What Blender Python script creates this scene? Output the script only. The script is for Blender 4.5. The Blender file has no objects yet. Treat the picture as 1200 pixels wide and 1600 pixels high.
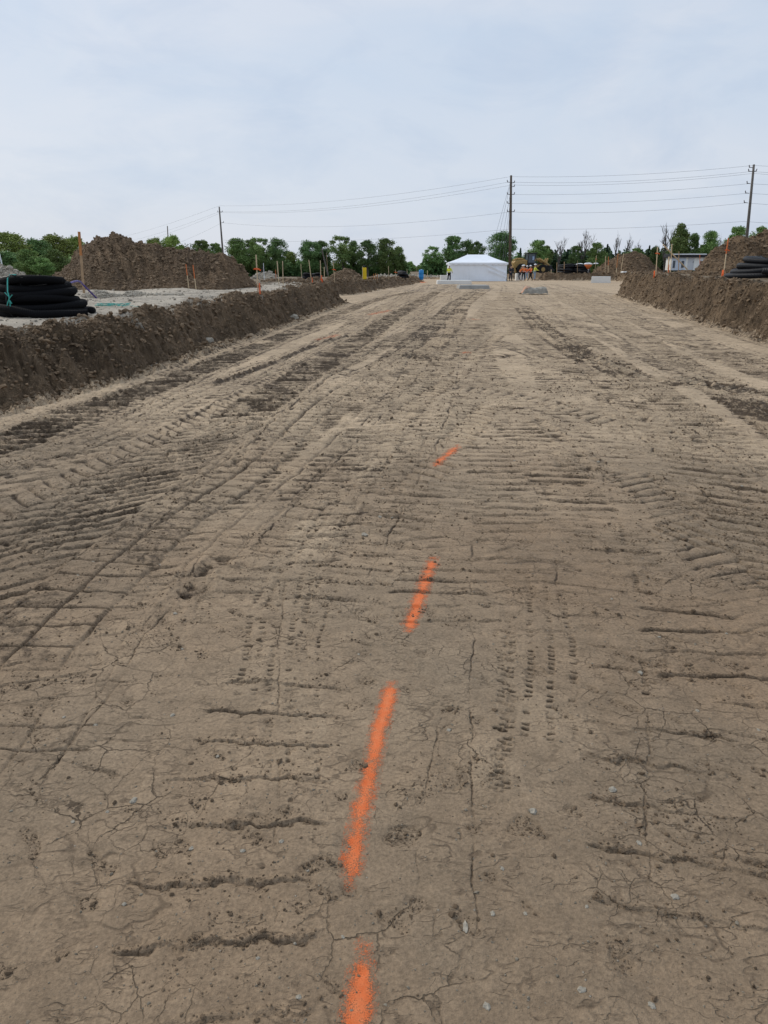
import bpy, math, random
import numpy as np
from mathutils import Vector, Matrix, Euler
random.seed(7); RS = np.random.RandomState(11)
scene = bpy.context.scene
COL = scene.collection
# ------------------------------------------------------------------ camera model
W_, H_, FPX, HOR, CAMZ = 1200., 1600., 1109., 417., 1.6
PIT = math.atan((800-HOR)/FPX); CP, SP = math.cos(PIT), math.sin(PIT)
def ray(px, py):
    xc = (px-600)/FPX; yc = (py-800)/FPX
    return xc, CP-yc*SP, -(SP+yc*CP)
def at0(px, py, h=0.0):
    x, f, d = ray(px, py); t = (CAMZ-h)/(-d)
    return (x*t, f*t)
def pw(px, py, Y):
    x, f, d = ray(px, py); t = Y/f
    return Vector((x*t, Y, CAMZ+d*t))
cam = bpy.data.cameras.new('camera'); camo = bpy.data.objects.new('camera', cam); COL.objects.link(camo)
camo.location = (0, 0, CAMZ); camo.rotation_euler = (math.pi/2-PIT, 0, 0)
cam.sensor_fit = 'VERTICAL'; cam.sensor_height = 36; cam.lens = 36*FPX/1600; cam.clip_end = 9000; cam.clip_start = .05
scene.camera = camo
# ------------------------------------------------------------------ noise
def _hash(ix, iy, s):
    n = (ix.astype(np.int64)*374761393 + iy.astype(np.int64)*668265263 + s*1274126177) & 0x7fffffff
    n = ((n ^ (n >> 13))*1274126177) & 0x7fffffff
    n = (n ^ (n >> 16)) & 0xffff
    return n.astype(np.float32)/65535.
def vnoise(x, y, s=0):
    xf = np.floor(x); yf = np.floor(y); ix = xf.astype(np.int64); iy = yf.astype(np.int64)
    u = (x-xf).astype(np.float32); v = (y-yf).astype(np.float32)
    u = u*u*(3-2*u); v = v*v*(3-2*v)
    a = _hash(ix, iy, s); b = _hash(ix+1, iy, s); c = _hash(ix, iy+1, s); d = _hash(ix+1, iy+1, s)
    return (a+(b-a)*u)*(1-v)+(c+(d-c)*u)*v-.5
def fbm(x, y, s=0, o=3, g=.5):
    r = 0; a = 1; x = x*.8+y*.6; y = y*.8-x*.33
    for k in range(o):
        r = r+a*vnoise(x, y, s+k*17); x = x*2.03+11.3; y = y*2.03+5.7; a *= g
    return r
def sst(a, b, x):
    t = np.clip((x-a)/(b-a), 0, 1); return t*t*(3-2*t)
# ------------------------------------------------------------------ terrain
PIT_POLY = [(-5.6,-9),(-5.3,-2),(-4.38,8.35),(-3.84,12.25),(-3.27,18.7),(-2.3,28),(-1.75,33.8),(-3.6,35.5),(-3.6,41),(-2.3,43.6),(0.1,56),(4.4,84),
            (3.5,104),(19.3,102),(19.6,93),(28.,91),(24.5,62),(18,47),(13.5,42.9),(8.6,16.3),(5.75,0),(5.0,-9)]
def pit_dist(X, Y):
    n = len(PIT_POLY); best = np.full(X.shape, 1e9, np.float32); ins = np.zeros(X.shape, bool)
    for i in range(n):
        x0, y0 = PIT_POLY[i]; x1, y1 = PIT_POLY[(i+1) % n]
        dx, dy = x1-x0, y1-y0
        t = np.clip(((X-x0)*dx+(Y-y0)*dy)/(dx*dx+dy*dy), 0, 1)
        best = np.minimum(best, (X-x0-t*dx)**2+(Y-y0-t*dy)**2)
        c = ((y0 > Y) != (y1 > Y)) & (X < (x1-x0)*(Y-y0)/((y1-y0) if y1 != y0 else 1e-9)+x0)
        ins ^= c
    d = np.sqrt(best); return np.where(ins, -d, d)
def plateau(X, Y):
    L = np.interp(Y, [0, 14, 34, 55, 85, 110, 200, 3000], [.68, .72, .86, .70, .42, .05, -.9, -.9])
    R = np.interp(Y, [0, 50, 75, 92, 130, 200, 3000], [1.1, 1.14, 1.0, .78, .3, -.9, -.9])
    w = sst(-4, 6, X-.13*Y)
    return L*(1-w)+R*w
def terrain(X, Y, fine=True):
    X = np.asarray(X, np.float64); Y = np.asarray(Y, np.float64)
    d = pit_dist(X, Y)
    rightw = sst(-2, 4, X-.13*Y)
    dj = d + (fbm(X*.9, Y*.9, 5, 3)*.42+.02)*sst(-.9, .6, d)
    pl = plateau(X, Y)
    run = .66*(1-rightw)*sst(0, 1.6, pl+1.2) + .55*rightw + .05
    t = np.clip(dj/run, 0, 1)
    prof = t*.85+.15*sst(0, 1, t)
    floor = fbm(X*.35, Y*.35, 21, 3)*.045*sst(3, 12, Y)
    bn = 4*t*(1-t)
    k = sst(-.05, .25, dj)
    plz = pl + fbm(X*.8, Y*.8, 31, 3)*.10*k
    rim = np.exp(-((dj-run-.15)/.45)**2)*(.05+.13*fbm(X*2.2, Y*2.2, 41, 3)*1.5)
    lump = fbm(X*3.1, Y*3.1, 51, 4, .6)*.30*np.clip(bn+.35*np.exp(-((dj-run)/.5)**2), 0, 1)
    # slumps and vertical scars in the cut face
    sc = (np.abs(fbm(X*1.3+Y*1.1, Y*1.9, 61, 2))*.9)*bn*.5
    scar = fbm(Y*2.6+X*.7, X*.35, 63, 3)*.34*bn*(.35+.65*rightw)*sst(-.3, .1, fbm(X*.4, Y*.4, 64, 2))
    foot = np.exp(-((dj+.1)/.18)**2)*.05*(.6+1.2*fbm(X*4, Y*4, 71, 2))*(Y < 95)
    z = floor*(1-t)+plz*prof + rim + lump - sc*prof + foot + scar
    return z, d, dj, run, t, rightw
def tz(x, y):
    return float(terrain(np.array([x]), np.array([y]))[0][0])
def ground_at(px, py):
    """where the sight line of a photo point first meets the terrain"""
    x, f, d = ray(px, py)
    Y = np.arange(1., 260., .1); t = Y/f
    X = x*t; Z = CAMZ+d*t
    z = terrain(X, Y)[0]
    i = np.argmax(Z <= z) if np.any(Z <= z) else len(Y)-1
    if Y[i] > 122: g = np.where((Y > 60) & (Y < 104), Z-z, 9e9); i = int(np.argmin(g))
    return float(X[i]), float(Y[i]), float(z[i])
# ------------------------------------------------------------------ tracks pressed into the pit floor
def catmull(P, step=.25):
    P = [Vector((p[0], p[1], 0)) for p in P]
    P = [P[0]*2-P[1]]+P+[P[-1]*2-P[-2]]; out = []
    for i in range(1, len(P)-2):
        n = max(2, min(14, int((P[i+1]-P[i]).length/step)))
        for k in range(n):
            t = k/n; a, b, c, e = P[i-1], P[i], P[i+1], P[i+2]
            q = .5*((2*b)+(c-a)*t+(2*a-5*b+4*c-e)*t*t+(3*b-a-3*c+e)*t*t*t)
            out.append((q.x, q.y))
    out.append((P[-2].x, P[-2].y)); return np.array(out)
TR = []
def T(kind, pts, width, pitch, depth, damp=.3, crumb=.5, fade=.5, **k):
    TR.append(dict(kind=kind, pts=[at0(*p) for p in pts], w=width, p=pitch, d=depth, damp=damp, crumb=crumb, fade=fade, k=k, seed=len(TR)*7+100))
# left-hand wheel tracks along the bank
T('cleat', [(-60,712),(0,697),(100,653),(200,617),(300,580),(400,541),(470,513),(530,490),(610,463),(700,446)], .62,.22,.06,.72,1,.05, skew=-.3)
T('ticks', [(-40,690),(17,655),(200,600),(333,553),(430,520),(520,488)], .5,.16,.022,.15,.3,.4, cols=(-.16,.16), tw=.05)
T('rut', [(-60,700),(0,681),(110,640),(210,603),(300,570),(400,530)], .10,.2,.03,.5,.5,.3)
T('grid', [(-20,740),(40,716),(167,680),(283,622),(400,580),(480,545),(560,508)], .62,.2,.032,.5,.5,.05, nt=3)
T('line', [(-20,722),(40,700),(167,662),(283,607),(400,568),(480,535),(560,500)], .1,.2,.03,.8,.6,.1)
T('line', [(420,655),(480,612),(560,560),(640,505),(700,470)], .1,.2,.03,.8,.6,.2)
T('line', [(-20,812),(100,770),(240,700),(360,650),(470,600)], .1,.2,.02,.6,.6,.3)
T('grid', [(40,742),(150,705),(260,655),(350,615),(440,580)], .42,.17,.02,.15,.3,.35, nt=2)
T('rut', [(-30,755),(60,725),(120,708),(170,700)], .3,.2,.02,.9,1,.5)
T('cleat', [(150,730),(210,705),(280,672)], .5,.13,.02,.2,.3,.5)
T('ticks', [(0,872),(100,803),(233,727),(333,677),(400,640),(440,612)], .30,.055,.03,.6,.9,.1, cols=(-.05,.0,.06), tw=.022)
T('line', [(0,868),(100,799),(233,723),(333,673),(400,636)], .05,.2,.02,.5,.9,.2)
T('ticks', [(30,880),(130,810),(255,742),(350,690),(412,655)], .16,.05,.022,.6,.9,.3, cols=(0.,.05), tw=.018)
T('cleat', [(360,665),(400,632),(467,590),(533,547),(583,517),(640,480),(700,446)], .66,.24,.055,.75,.8,.05, skew=-.15)
T('ridge', [(330,603),(400,578),(440,560),(483,543),(520,530),(548,524)], .16,.2,.05,.9,1,.25)
T('cleat', [(-100,985),(0,905),(105,830),(215,755),(300,708),(370,664),(420,626),(480,590),(545,562),(620,528),(690,498)], .55,.16,.026,.3,.6,.0, skew=-.9)
T('grid', [(-20,1065),(75,965),(165,885),(275,800),(362,748),(425,696),(465,655),(520,612),(590,580),(655,540),(715,508)], .52,.19,.034,.5,.6,.0, nt=2)
T('line', [(-60,1030),(33,943),(133,863),(250,783),(333,737),(400,686),(440,645),(500,603),(567,572),(640,535),(700,505)], .1,.2,.02,.9,.9,.0)
T('rut', [(300,772),(400,692),(455,640),(500,600),(540,570)], .08,.2,.02,.7,.8,.45)
T('rut', [(240,985),(290,925),(335,880),(380,852)], .12,.2,.022,.5,.9,.5)
T('grid', [(-20,1240),(70,1110),(170,960),(260,870),(360,790)], .5,.14,.010,.15,.5,.35, nt=3)
T('cleat', [(-40,900),(60,850),(160,790),(260,735)], .6,.13,.016,.35,.2,.1, skew=-.8)
T('cleat', [(-40,985),(60,935),(150,870),(230,805)], .45,.2,.018,.45,.6,.15, skew=-.5)
T('cleat', [(-40,1130),(60,1030),(170,930),(270,850)], .5,.17,.014,.3,.5,.2, skew=-.45)
# twin narrow tyres, pale compacted
T('ticks', [(430,1290),(430,1100),(432,985),(460,890),(510,815),(555,760),(600,700),(640,650)], .36,.038,.011,.25,.4,.35, pale=.9, cols=(-.14,-.08,-.02,.06,.12), tw=.014)
T('ticks', [(485,1300),(480,1150),(487,1000),(520,900),(575,810)], .2,.04,.012,.3,.5,.5, cols=(-.06,.04), tw=.009)
# dozer, left and right crawler
T('cleat', [(290,1680),(330,1450),(375,1280),(420,1140),(480,1010),(535,925),(575,830),(620,760),(680,670),(720,610)], .52,.198,.012,.06,.8,.15, sw=.0058, wav=1)
T('cleat', [(1130,1600),(1080,1400),(1050,1250),(1010,1060),(985,930),(955,810),(920,700),(880,620),(850,570)], .5,.198,.011,.06,.8,.2, sw=.0058, wav=1)
T('cleat', [(820,850),(800,740),(780,650),(760,580)], 1.0,.2,.010,.12,.3,.35, wav=1)
T('cleat', [(960,760),(930,660),(890,590),(860,545)], 1.1,.2,.011,.15,.3,.35, wav=1)
T('cleat', [(700,1010),(690,900),(700,800),(720,720)], .5,.15,.012,.12,.5,.5, wav=1)
T('cleat', [(1180,820),(1100,700),(1020,630),(960,580)], 1.2,.17,.010,.12,.3,.35, skew=.3, wav=1)
T('chev', [(600,780),(660,720),(720,660),(760,620)], .62,.2,.024,.25,.6,.35, skew=.5)
# diamond tread along the paint line
T('diam', [(655,1300),(650,1180),(645,1080),(655,980),(668,880),(690,820),(740,740)], .34,.165,.011,.15,.5,.62)
T('diam', [(890,1230),(885,1050),(870,900),(840,800),(800,740)], .38,.17,.006,.05,.3,.8)
# small block tread on the right
T('ticks', [(780,1290),(790,1150),(793,1020),(790,930),(785,870),(768,820)], .20,.034,.014,.4,.6,.35, pale=.5, cols=(-.02,.0,.02), tw=.016)
T('ticks', [(860,1200),(868,1060),(866,960),(850,880)], .30,.036,.011,.3,.6,.5, pale=.6, cols=(-.11,-.02,.07), tw=.014)
T('ticks', [(1015,1400),(1012,1180),(1004,1030),(990,900),(965,800),(940,730)], .1,.03,.01,.3,.8,.4, cols=(0,), tw=.014)
T('line', [(738,1640),(738,1500),(738,1300),(737,1100),(737,960),(740,830)], .04,.2,.004,.35,.3,.25)
T('line', [(655,1450),(660,1300),(690,1130),(705,1010),(712,930)], .04,.2,.003,.3,.3,.5)
T('ticks', [(885,770),(905,755),(925,745),(950,742)], .12,.035,.016,.8,.9,.2, cols=(0,), tw=.05)
T('rut', [(830,650),(870,680),(900,705),(925,740)], .12,.2,.025,.6,.8,.3)
T('ticks', [(815,665),(850,690),(880,720),(905,745)], .3,.06,.015,.4,.7,.3, cols=(-.1,.08), tw=.03)
# right side dark churned tracks
T('chev', [(1030,585),(1080,598),(1133,607),(1200,645),(1270,690)], .8,.2,.06,1,1,.15, skew=.5)
T('ticks', [(1035,551),(1080,570),(1125,592)], .2,.12,.03,.9,.8,.3, cols=(0,), tw=.05)
T('ticks', [(1060,540),(1120,560),(1160,572),(1220,590)], .5,.2,.03,.7,.8,.4, cols=(-.15,.15), tw=.09)
T('chev', [(815,480),(850,515),(900,550),(945,568),(1000,590)], .6,.2,.055,.9,.9,.1, skew=.4)
T('rut', [(822,478),(845,500),(880,530),(940,568)], .3,.2,.04,.9,1,.3)
T('cleat', [(1060,860),(1130,800),(1200,860),(1260,930)], .5,.12,.018,.3,.8,.3, skew=.5)
T('chev', [(1070,640),(1120,720),(1190,820),(1260,900)], .6,.16,.016,.3,.6,.35, skew=.4)
T('rut', [(955,640),(985,648),(1020,660)], .18,.2,.03,1,1,.4)
T('ridge', [(920,600),(945,604),(970,608)], .1,.2,.02,.9,1,.4)
T('ridge', [(780,638),(800,640),(830,636)], .14,.2,.02,.9,1,.5)
T('ridge', [(1045,588),(1100,605)], .1,.2,.02,.9,1,.5)
T('chev', [(640,560),(660,538),(683,516),(700,497),(725,470),(760,450)], 1.1,.22,.045,.85,1,.25, skew=.5)
T('cleat', [(560,640),(620,590),(670,550)], .9,.17,.022,.2,.5,.35)
T('rut', [(725,545),(745,538),(770,548),(785,560)], .8,.2,.02,.8,1,.55)
T('rut', [(575,530),(600,505),(640,475),(690,455),(760,443)], .35,.2,.04,.7,.8,.35)
T('rut', [(540,560),(600,520),(650,487)], .15,.2,.03,.5,.6,.4)
for j, (a, b, c, e) in enumerate([(430,575,500,566),(700,470,900,462),(760,480,840,474),(860,492,960,500),(900,470,970,462),(960,500,1010,512),
                                  (640,462,760,452),(700,490,770,500),(880,520,960,535),(600,560,700,540),(740,452,900,448),(830,462,930,455),(1010,520,1090,545)]):
    T('rut', [(a,b),((a+c)/2,(b+e)/2+2),(c,e)], .3,.2,.03,.75,.9,.5)
T('cleat', [(720,560),(745,520),(770,490),(790,465),(800,450)], 1.0,.22,.03,.3,.6,.35)
T('cleat', [(620,620),(700,560),(790,520),(880,480)], .55,.2,.03,.2,.5,.4)
T('cleat', [(1240,640),(1150,600),(1060,560),(990,520),(930,480),(900,455)], .6,.2,.03,.3,.6,.4)
T('cleat', [(1240,760),(1120,680),(1010,600),(930,545),(870,500)], .6,.2,.03,.25,.6,.4)
T('chev', [(560,700),(620,640),(690,590),(750,540),(800,500)], .6,.2,.03,.35,.7,.45, skew=.5)
T('cleat', [(470,690),(530,640),(590,600),(650,570),(720,540)], .55,.16,.025,.25,.6,.4)
T('grid', [(300,700),(390,640),(470,585),(560,535),(630,500)], .55,.17,.02,.2,.5,.4, nt=3)
T('chev', [(1280,1010),(1180,900),(1080,800),(1000,730)], .6,.15,.018,.3,.6,.4, skew=.5)
T('cleat', [(1290,1500),(1230,1300),(1170,1100),(1080,980),(1060,850)], .5,.2,.012,.1,.4,.45, wav=1)
T('cleat', [(1060,720),(1010,650),(960,600),(900,560)], 1.,.16,.02,.2,.5,.35, wav=1)
T('cleat', [(690,740),(740,690),(800,640),(850,600)], 1.4,.2,.009,.1,.4,.3, wav=1)
T('chev', [(-60,800),(60,770),(170,715)], .6,.18,.022,.35,.7,.3, skew=.5)
T('cleat', [(30,1480),(60,1300),(120,1160),(200,1040)], .45,.16,.010,.1,.35,.5, skew=.4)
T('line', [(-20,1310),(90,1190),(200,1040),(250,965),(330,880)], .05,.2,.008,.6,.4,.1)
T('line', [(60,1180),(180,1030),(290,900),(370,810)], .05,.2,.006,.5,.4,.2)
T('line', [(1015,1500),(1012,1250),(1006,1050),(985,900),(955,780),(920,690)], .05,.2,.004,.4,.6,.35)
T('line', [(880,1000),(868,900),(850,800),(820,720),(790,650)], .05,.2,.005,.5,.4,.3)
T('line', [(430,1400),(432,1200),(434,1000),(450,900)], .05,.2,.005,.4,.5,.4)
0 and T('line', [(330,1300),(345,1100),(400,950),(470,850)], .05,.2,.005,.4,.5,.4)
def TW(kind, pts, width, pitch, depth, damp=.3, crumb=.4, fade=.3, **k):
    TR.append(dict(kind=kind, pts=pts, w=width, p=pitch, d=depth, damp=damp, crumb=crumb, fade=fade, k=k, seed=len(TR)*7+100))
rt = random.Random(31)
def lane(x0, sl, y0=.9, y1=75, wig=.35):
    ph = rt.uniform(0, 6.28); P = []; y = y0
    while y < y1: P.append((x0+sl*y+wig*math.sin(y*.16+ph)*min(1, y/6), y)); y += 1.5+y*.16
    return P
for x0, sl in ((-4.75,.105),(-4.35,.11),(-3.95,.115),(-3.55,.12),(-3.1,.12),(-2.6,.12),(-2.2,.125),(-1.8,.12),(-1.35,.12),(-4.1,.09),(-3.3,.14),(-2.9,.10),(-2.4,.14),(-1.6,.14),(3.6,.12),(4.9,.13),(6.0,.14),(-.9,.13),(3.3,.13),(3.9,.13),(4.5,.14),(5.1,.14),(5.6,.15),(6.3,.155),(2.4,.12),(1.7,.12)):
    kd = rt.choice(('chev', 'grid', 'cleat', 'cleat', 'chev')); pt = rt.choice((.13, .16, .19, .22))
    TW(kd, lane(x0, sl), rt.uniform(.42, .7), pt, rt.uniform(.013, .022), rt.uniform(.28, .45)*(1 if x0 < 1 else .72), .35, rt.uniform(.0, .25), skew=(rt.uniform(-.8, -.15) if x0 < 1 else rt.uniform(.0, .5)), y0=3.2, nt=rt.choice((2, 3, 4)))
    if rt.random() < .8: TW('line', lane(x0+rt.uniform(.2, .4), sl), .08, .2, .014, .7, .5, .2, y0=3.4)
    if rt.random() < .5: TW('ticks', lane(x0+rt.uniform(-.3, .3), sl), .3, rt.choice((.06, .09)), .014, .4, .5, .3, cols=(-.08, .06), tw=.022, y0=3.6)
for x0, sl in ((-.75,.11),(.25,.12),(1.0,.10),(1.9,.13)):
    TW('cleat', lane(x0, sl, 3.2, 60, .5), .52, rt.choice((.16, .198)), .014, .2, .4, .2, wav=1, y0=3.6, skew=rt.uniform(-.15, .15))
    TW('ticks', lane(x0+.36, sl, 4.5, 60, .4), .12, .05, .010, .4, .4, .35, cols=(0,), tw=.016)
for k_ in range(12):   # wandering turns crossing the lanes
    x0 = rt.uniform(1.5, 7); y0 = rt.uniform(6, 45); dx = rt.uniform(-1, 1)*3; L_ = rt.uniform(4, 12)
    TW(rt.choice(('cleat', 'chev', 'cleat')), [(x0, y0), (x0+dx*.3, y0+L_*.35), (x0+dx, y0+L_*.7), (x0+dx*1.5, y0+L_)], rt.uniform(.4, .6), rt.choice((.13, .18, .21)), rt.uniform(.014, .018), rt.uniform(.3, .5), .5, .3, skew=rt.uniform(-.6, .6))
# loose churned spots and broken crusts in the foreground
for a, b, c, e, w in [(985,1410,960,1490,.05),(430,1390,440,1450,.03),(1040,1330,1110,1325,.03),(1040,1110,1085,1112,.07),(480,1500,500,1590,.03),
                      (90,1590,250,1578,.03),(60,1400,100,1365,.02),(520,1240,545,1290,.02),(840,1100,850,1112,.03),(1120,1490,1135,1505,.02),(770,690,790,694,.06)]:
    T('rut', [(a,b),((a+c)/2+3,(b+e)/2+2),(c,e)], w*2, .2, .016, .8, 1, .3)

TR.sort(key=lambda t: (t['kind'] not in ('cleat', 'chev', 'grid'), t['d']*(.4+t['damp'])))
def seg_coords(P, X, Y):
    """arc length and signed offset of points from polyline P"""
    best = np.full(X.shape, 1e9); S = np.zeros(X.shape); Tt = np.zeros(X.shape); s0 = 0
    for i in range(len(P)-1):
        dx, dy = P[i+1]-P[i]; L = math.hypot(dx, dy)
        if L < 1e-6: continue
        tx, ty = dx/L, dy/L
        a = (X-P[i][0])*tx+(Y-P[i][1])*ty; ac = np.clip(a, 0, L)
        b = (X-P[i][0])*ty-(Y-P[i][1])*tx
        dd = (a-ac)**2+b*b; m = dd < best
        best = np.where(m, dd, best); S = np.where(m, s0+ac, S); Tt = np.where(m, np.sign(b)*np.sqrt(dd), Tt); s0 += L
    return S, Tt, s0
def apply_tracks(X, Y, z, damp, crumb, fl, slot_shade, pale):
    zt = np.zeros(len(z))
    for tr in TR:
        P = catmull(tr['pts']); mg = tr['w']*.5+.15
        idx = np.nonzero((X > P[:,0].min()-mg) & (X < P[:,0].max()+mg) & (Y > P[:,1].min()-mg) & (Y < P[:,1].max()+mg) & fl)[0]
        if len(idx) == 0: continue
        # narrow further by coarse distance
        x = X[idx]; y = Y[idx]
        near = np.zeros(len(x), bool); st = max(1, len(P)//60)
        for i in range(0, len(P)-1, st):
            j = min(len(P)-1, i+st); cx, cy = (P[i]+P[j])/2; r = np.hypot(*(P[j]-P[i]))/2+mg+.1
            near |= (x-cx)**2+(y-cy)**2 < r*r
        idx = idx[near]; x = X[idx]; y = Y[idx]
        if len(idx) == 0: continue
        s, t, L = seg_coords(P, x, y)
        sd = tr['seed']; w = tr['w']; p = tr['p']; k = tr['k']; D = tr['d']
        fw = np.clip(y, 1, 60)
        t = t+fbm(x*5, y*5, sd+1, 2)*.03; s = s+fbm(x*2.4, y*2.4, sd+2, 2)*.16*p+fbm(x*20, y*20, sd+8, 3, .65)*(.024 if tr['k'].get('sw') else .011)
        if k.get('wav'): s = s+fbm(x*1.7, y*1.7, sd+9, 2)*.06
        edge = sst(w*.5+.02, w*.5-.03, np.abs(t)+fbm(x*6, y*6, sd+3, 2)*.05)
        mod = np.clip(.5+(1-tr['fade'])*1.0+1.9*fbm(x*1.4, y*1.4, sd+4, 3)-tr['fade']*.9, 0, 1)*sst(0, .25, s)*sst(L, L-.25, s)*sst(k.get('y0', 0)-.8, k.get('y0', 0)+1.2, y)
        sw = np.minimum(np.maximum(k.get('sw', .0068), .0027*fw), max(.15*p, .008))*(math.hypot(1, k.get('skew', 0)) if tr['kind'] == 'cleat' else 1)
        kd = tr['kind']
        if kd == 'cleat':
            ph = (s+t*k.get('skew', 0))/p; ci = np.floor(ph); q = (ph-ci-.5)*p
            per = .65+.7*_hash(ci.astype(np.int64), np.zeros_like(ci, np.int64), sd)
            slot = np.exp(-(q/sw)**2)*np.clip(.45+1.9*(fbm(x*5+ci*3, y*5, sd+31, 3)+.32)-(.45 if k.get('sw') else 0), 0, 1); berm = np.exp(-((q-2.1*sw)/(1.3*sw))**2)
            f = (-D*slot*(.6+1.6*np.abs(fbm(x*15, y*15, sd+11, 2)))+.4*D*berm)*per*mod*edge-.18*D*edge*mod
            g = np.clip(slot+.5*berm, 0, 1)*edge*mod*np.clip(per, 0, 1.2); body = edge*mod
        elif kd == 'chev':
            sg = np.where(t > 0, .5, 0.)*k.get('alt', 1); ph = s/p+sg+(np.abs(t)/(w*.5))**1.4*k.get('skew', .5)*w*.5/p; ci = np.floor(ph); q = (ph-ci-.5)*p
            per = .7+.6*_hash(ci.astype(np.int64), (sg*2).astype(np.int64), sd)
            sl = np.exp(-(q/(1.25*sw))**2); pad = 1-np.exp(-(q/(3.2*sw))**2); cm = np.exp(-(t/(2.5*sw))**2)*.7; eg = np.exp(-((np.abs(t)-w*.46)/(2.*sw))**2)*.6
            saw = (q/p+.5)
            f = (D*.45*pad-D*.9*sl*per-D*.5*cm+D*.35*saw-D*.4)*mod*edge
            g = np.clip(sl*per+cm*.6+eg*.8, 0, 1)*mod*sst(w*.5+.06, w*.5, np.abs(t)); body = edge*mod
        elif kd == 'diam':
            a = s/p+t/(p*1.0); b = s/p-t/(p*1.0)
            qa = (a-np.floor(a)-.5)*p*.7; qb = (b-np.floor(b)-.5)*p*.7
            sl = np.maximum(np.exp(-(qa/sw)**2)*sst(-.25, .15, fbm(x*4, y*4, sd+51, 2)), np.exp(-(qb/sw)**2)*sst(-.25, .15, fbm(x*4, y*4, sd+52, 2)))
            f = -D*sl*mod*edge+.15*D*edge*mod; g = sl*edge*mod; body = .4*edge*mod
        elif kd == 'grid':
            q = (s/p-np.floor(s/p)-.5)*p; pt = w/k.get('nt', 3); qt = (t/pt+.5-np.floor(t/pt+.5)-.5)*pt
            r1 = np.exp(-(q/sw)**2); r2 = np.exp(-(qt/(sw*1.0))**2)
            off = sst(-.1, .25, fbm(x*.9, y*.9, sd+6, 2))
            rr_ = np.maximum(r1, r2*.8); f = (-D*rr_*(.4+.6*off)+.35*D*(1-rr_))*mod*edge; g = rr_*(.5+.5*off)*edge*mod; body = edge*mod
        elif kd == 'ticks':
            f = 0*x; g = 0*x
            for ci, c in enumerate(k['cols']):
                q = (s/p+ci*.37); cid = np.floor(q); q = (q-cid-.5)*p
                on = (_hash(cid.astype(np.int64), np.full(cid.shape, ci), sd) > .38)*(.45+.8*_hash(cid.astype(np.int64)+7, np.full(cid.shape, ci), sd))
                tk = np.exp(-(q/max(.22*p, .007))**2)*sst(k['tw']*1.3, k['tw']*.6, np.abs(t-c))*on
                f = f-D*tk; g = np.maximum(g, tk)
            f = f*mod; g = g*mod; body = .25*edge*mod
        elif kd == 'line':
            gr = np.exp(-((t+fbm(x*16, y*16, sd+14, 3)*.012)/np.maximum(.0030, .0012*y))**2)*np.clip(.6+1.6*fbm(x*9, y*9, sd+15, 2), 0, 1); f = -D*gr*mod; g = gr*mod; body = 0*g
        elif kd == 'rut':
            t = t+fbm(x*7, y*7, sd+12, 4, .65)*w*.9; c = np.exp(-(t/(w*.42))**2)*np.clip(.35+2.2*fbm(x*11, y*11, sd+13, 3, .6), 0, 1.2); f = (-D*c+.5*D*np.exp(-((np.abs(t)-w*.75)/(w*.28))**2))*mod; g = c*mod; body = c*mod
        else:
            c = np.exp(-(t/(w*.45))**2); f = D*c*mod*(.7+1.2*fbm(x*9, y*9, sd+5, 2)); g = c*mod; body = c*mod
        rough = fbm(x*26, y*26, sd+7, 2)
        ov = (.5 if D < .02 else .75)*edge*mod if kd in ('cleat', 'chev', 'grid') else 0*x
        zt[idx] = zt[idx]*(1-ov)+f+rough*g*.3*min(D, .02)
        kb = {'cleat': .30 if tr['damp'] < .5 else .75, 'chev': .35 if tr['damp'] < .5 else .8, 'diam': .15, 'grid': .5, 'ticks': .2, 'rut': 1., 'ridge': 1., 'line': 1.}[kd]; body = body*kb*(.3+1.4*sst(-.1, .3, fbm(x*2.3, y*2.3, sd+20, 3)))
        cr = np.clip(g+.3*body, 0, 1)*tr['crumb']*(.5+1.2*(rough+.3))
        crumb[idx] = np.maximum(crumb[idx], np.clip(cr, 0, 1))
        slot_shade[idx] = np.maximum(slot_shade[idx]*(1-.8*ov), np.clip(g*(.35+.75*tr['damp'])*(1+.2*sst(5, 14, y)-.25*sst(12, 30, y))*np.clip(.9+1.5*fbm(x*9, y*9, sd+41, 3), .1, 1.3), 0, 1))  # mask for the groove shade painted into the soil colour
        pale[idx] = np.maximum(pale[idx], k.get('pale', 0)*body/max(kb, .01)*(1-g))
        dm = np.clip(body*tr['damp']*1.1, 0, 1)*np.clip(.75+1.2*rough, 0, 1.2)
        damp[idx] = np.maximum(damp[idx]*(1-.5*ov), np.clip(dm, 0, 1))
    z += zt
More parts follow.
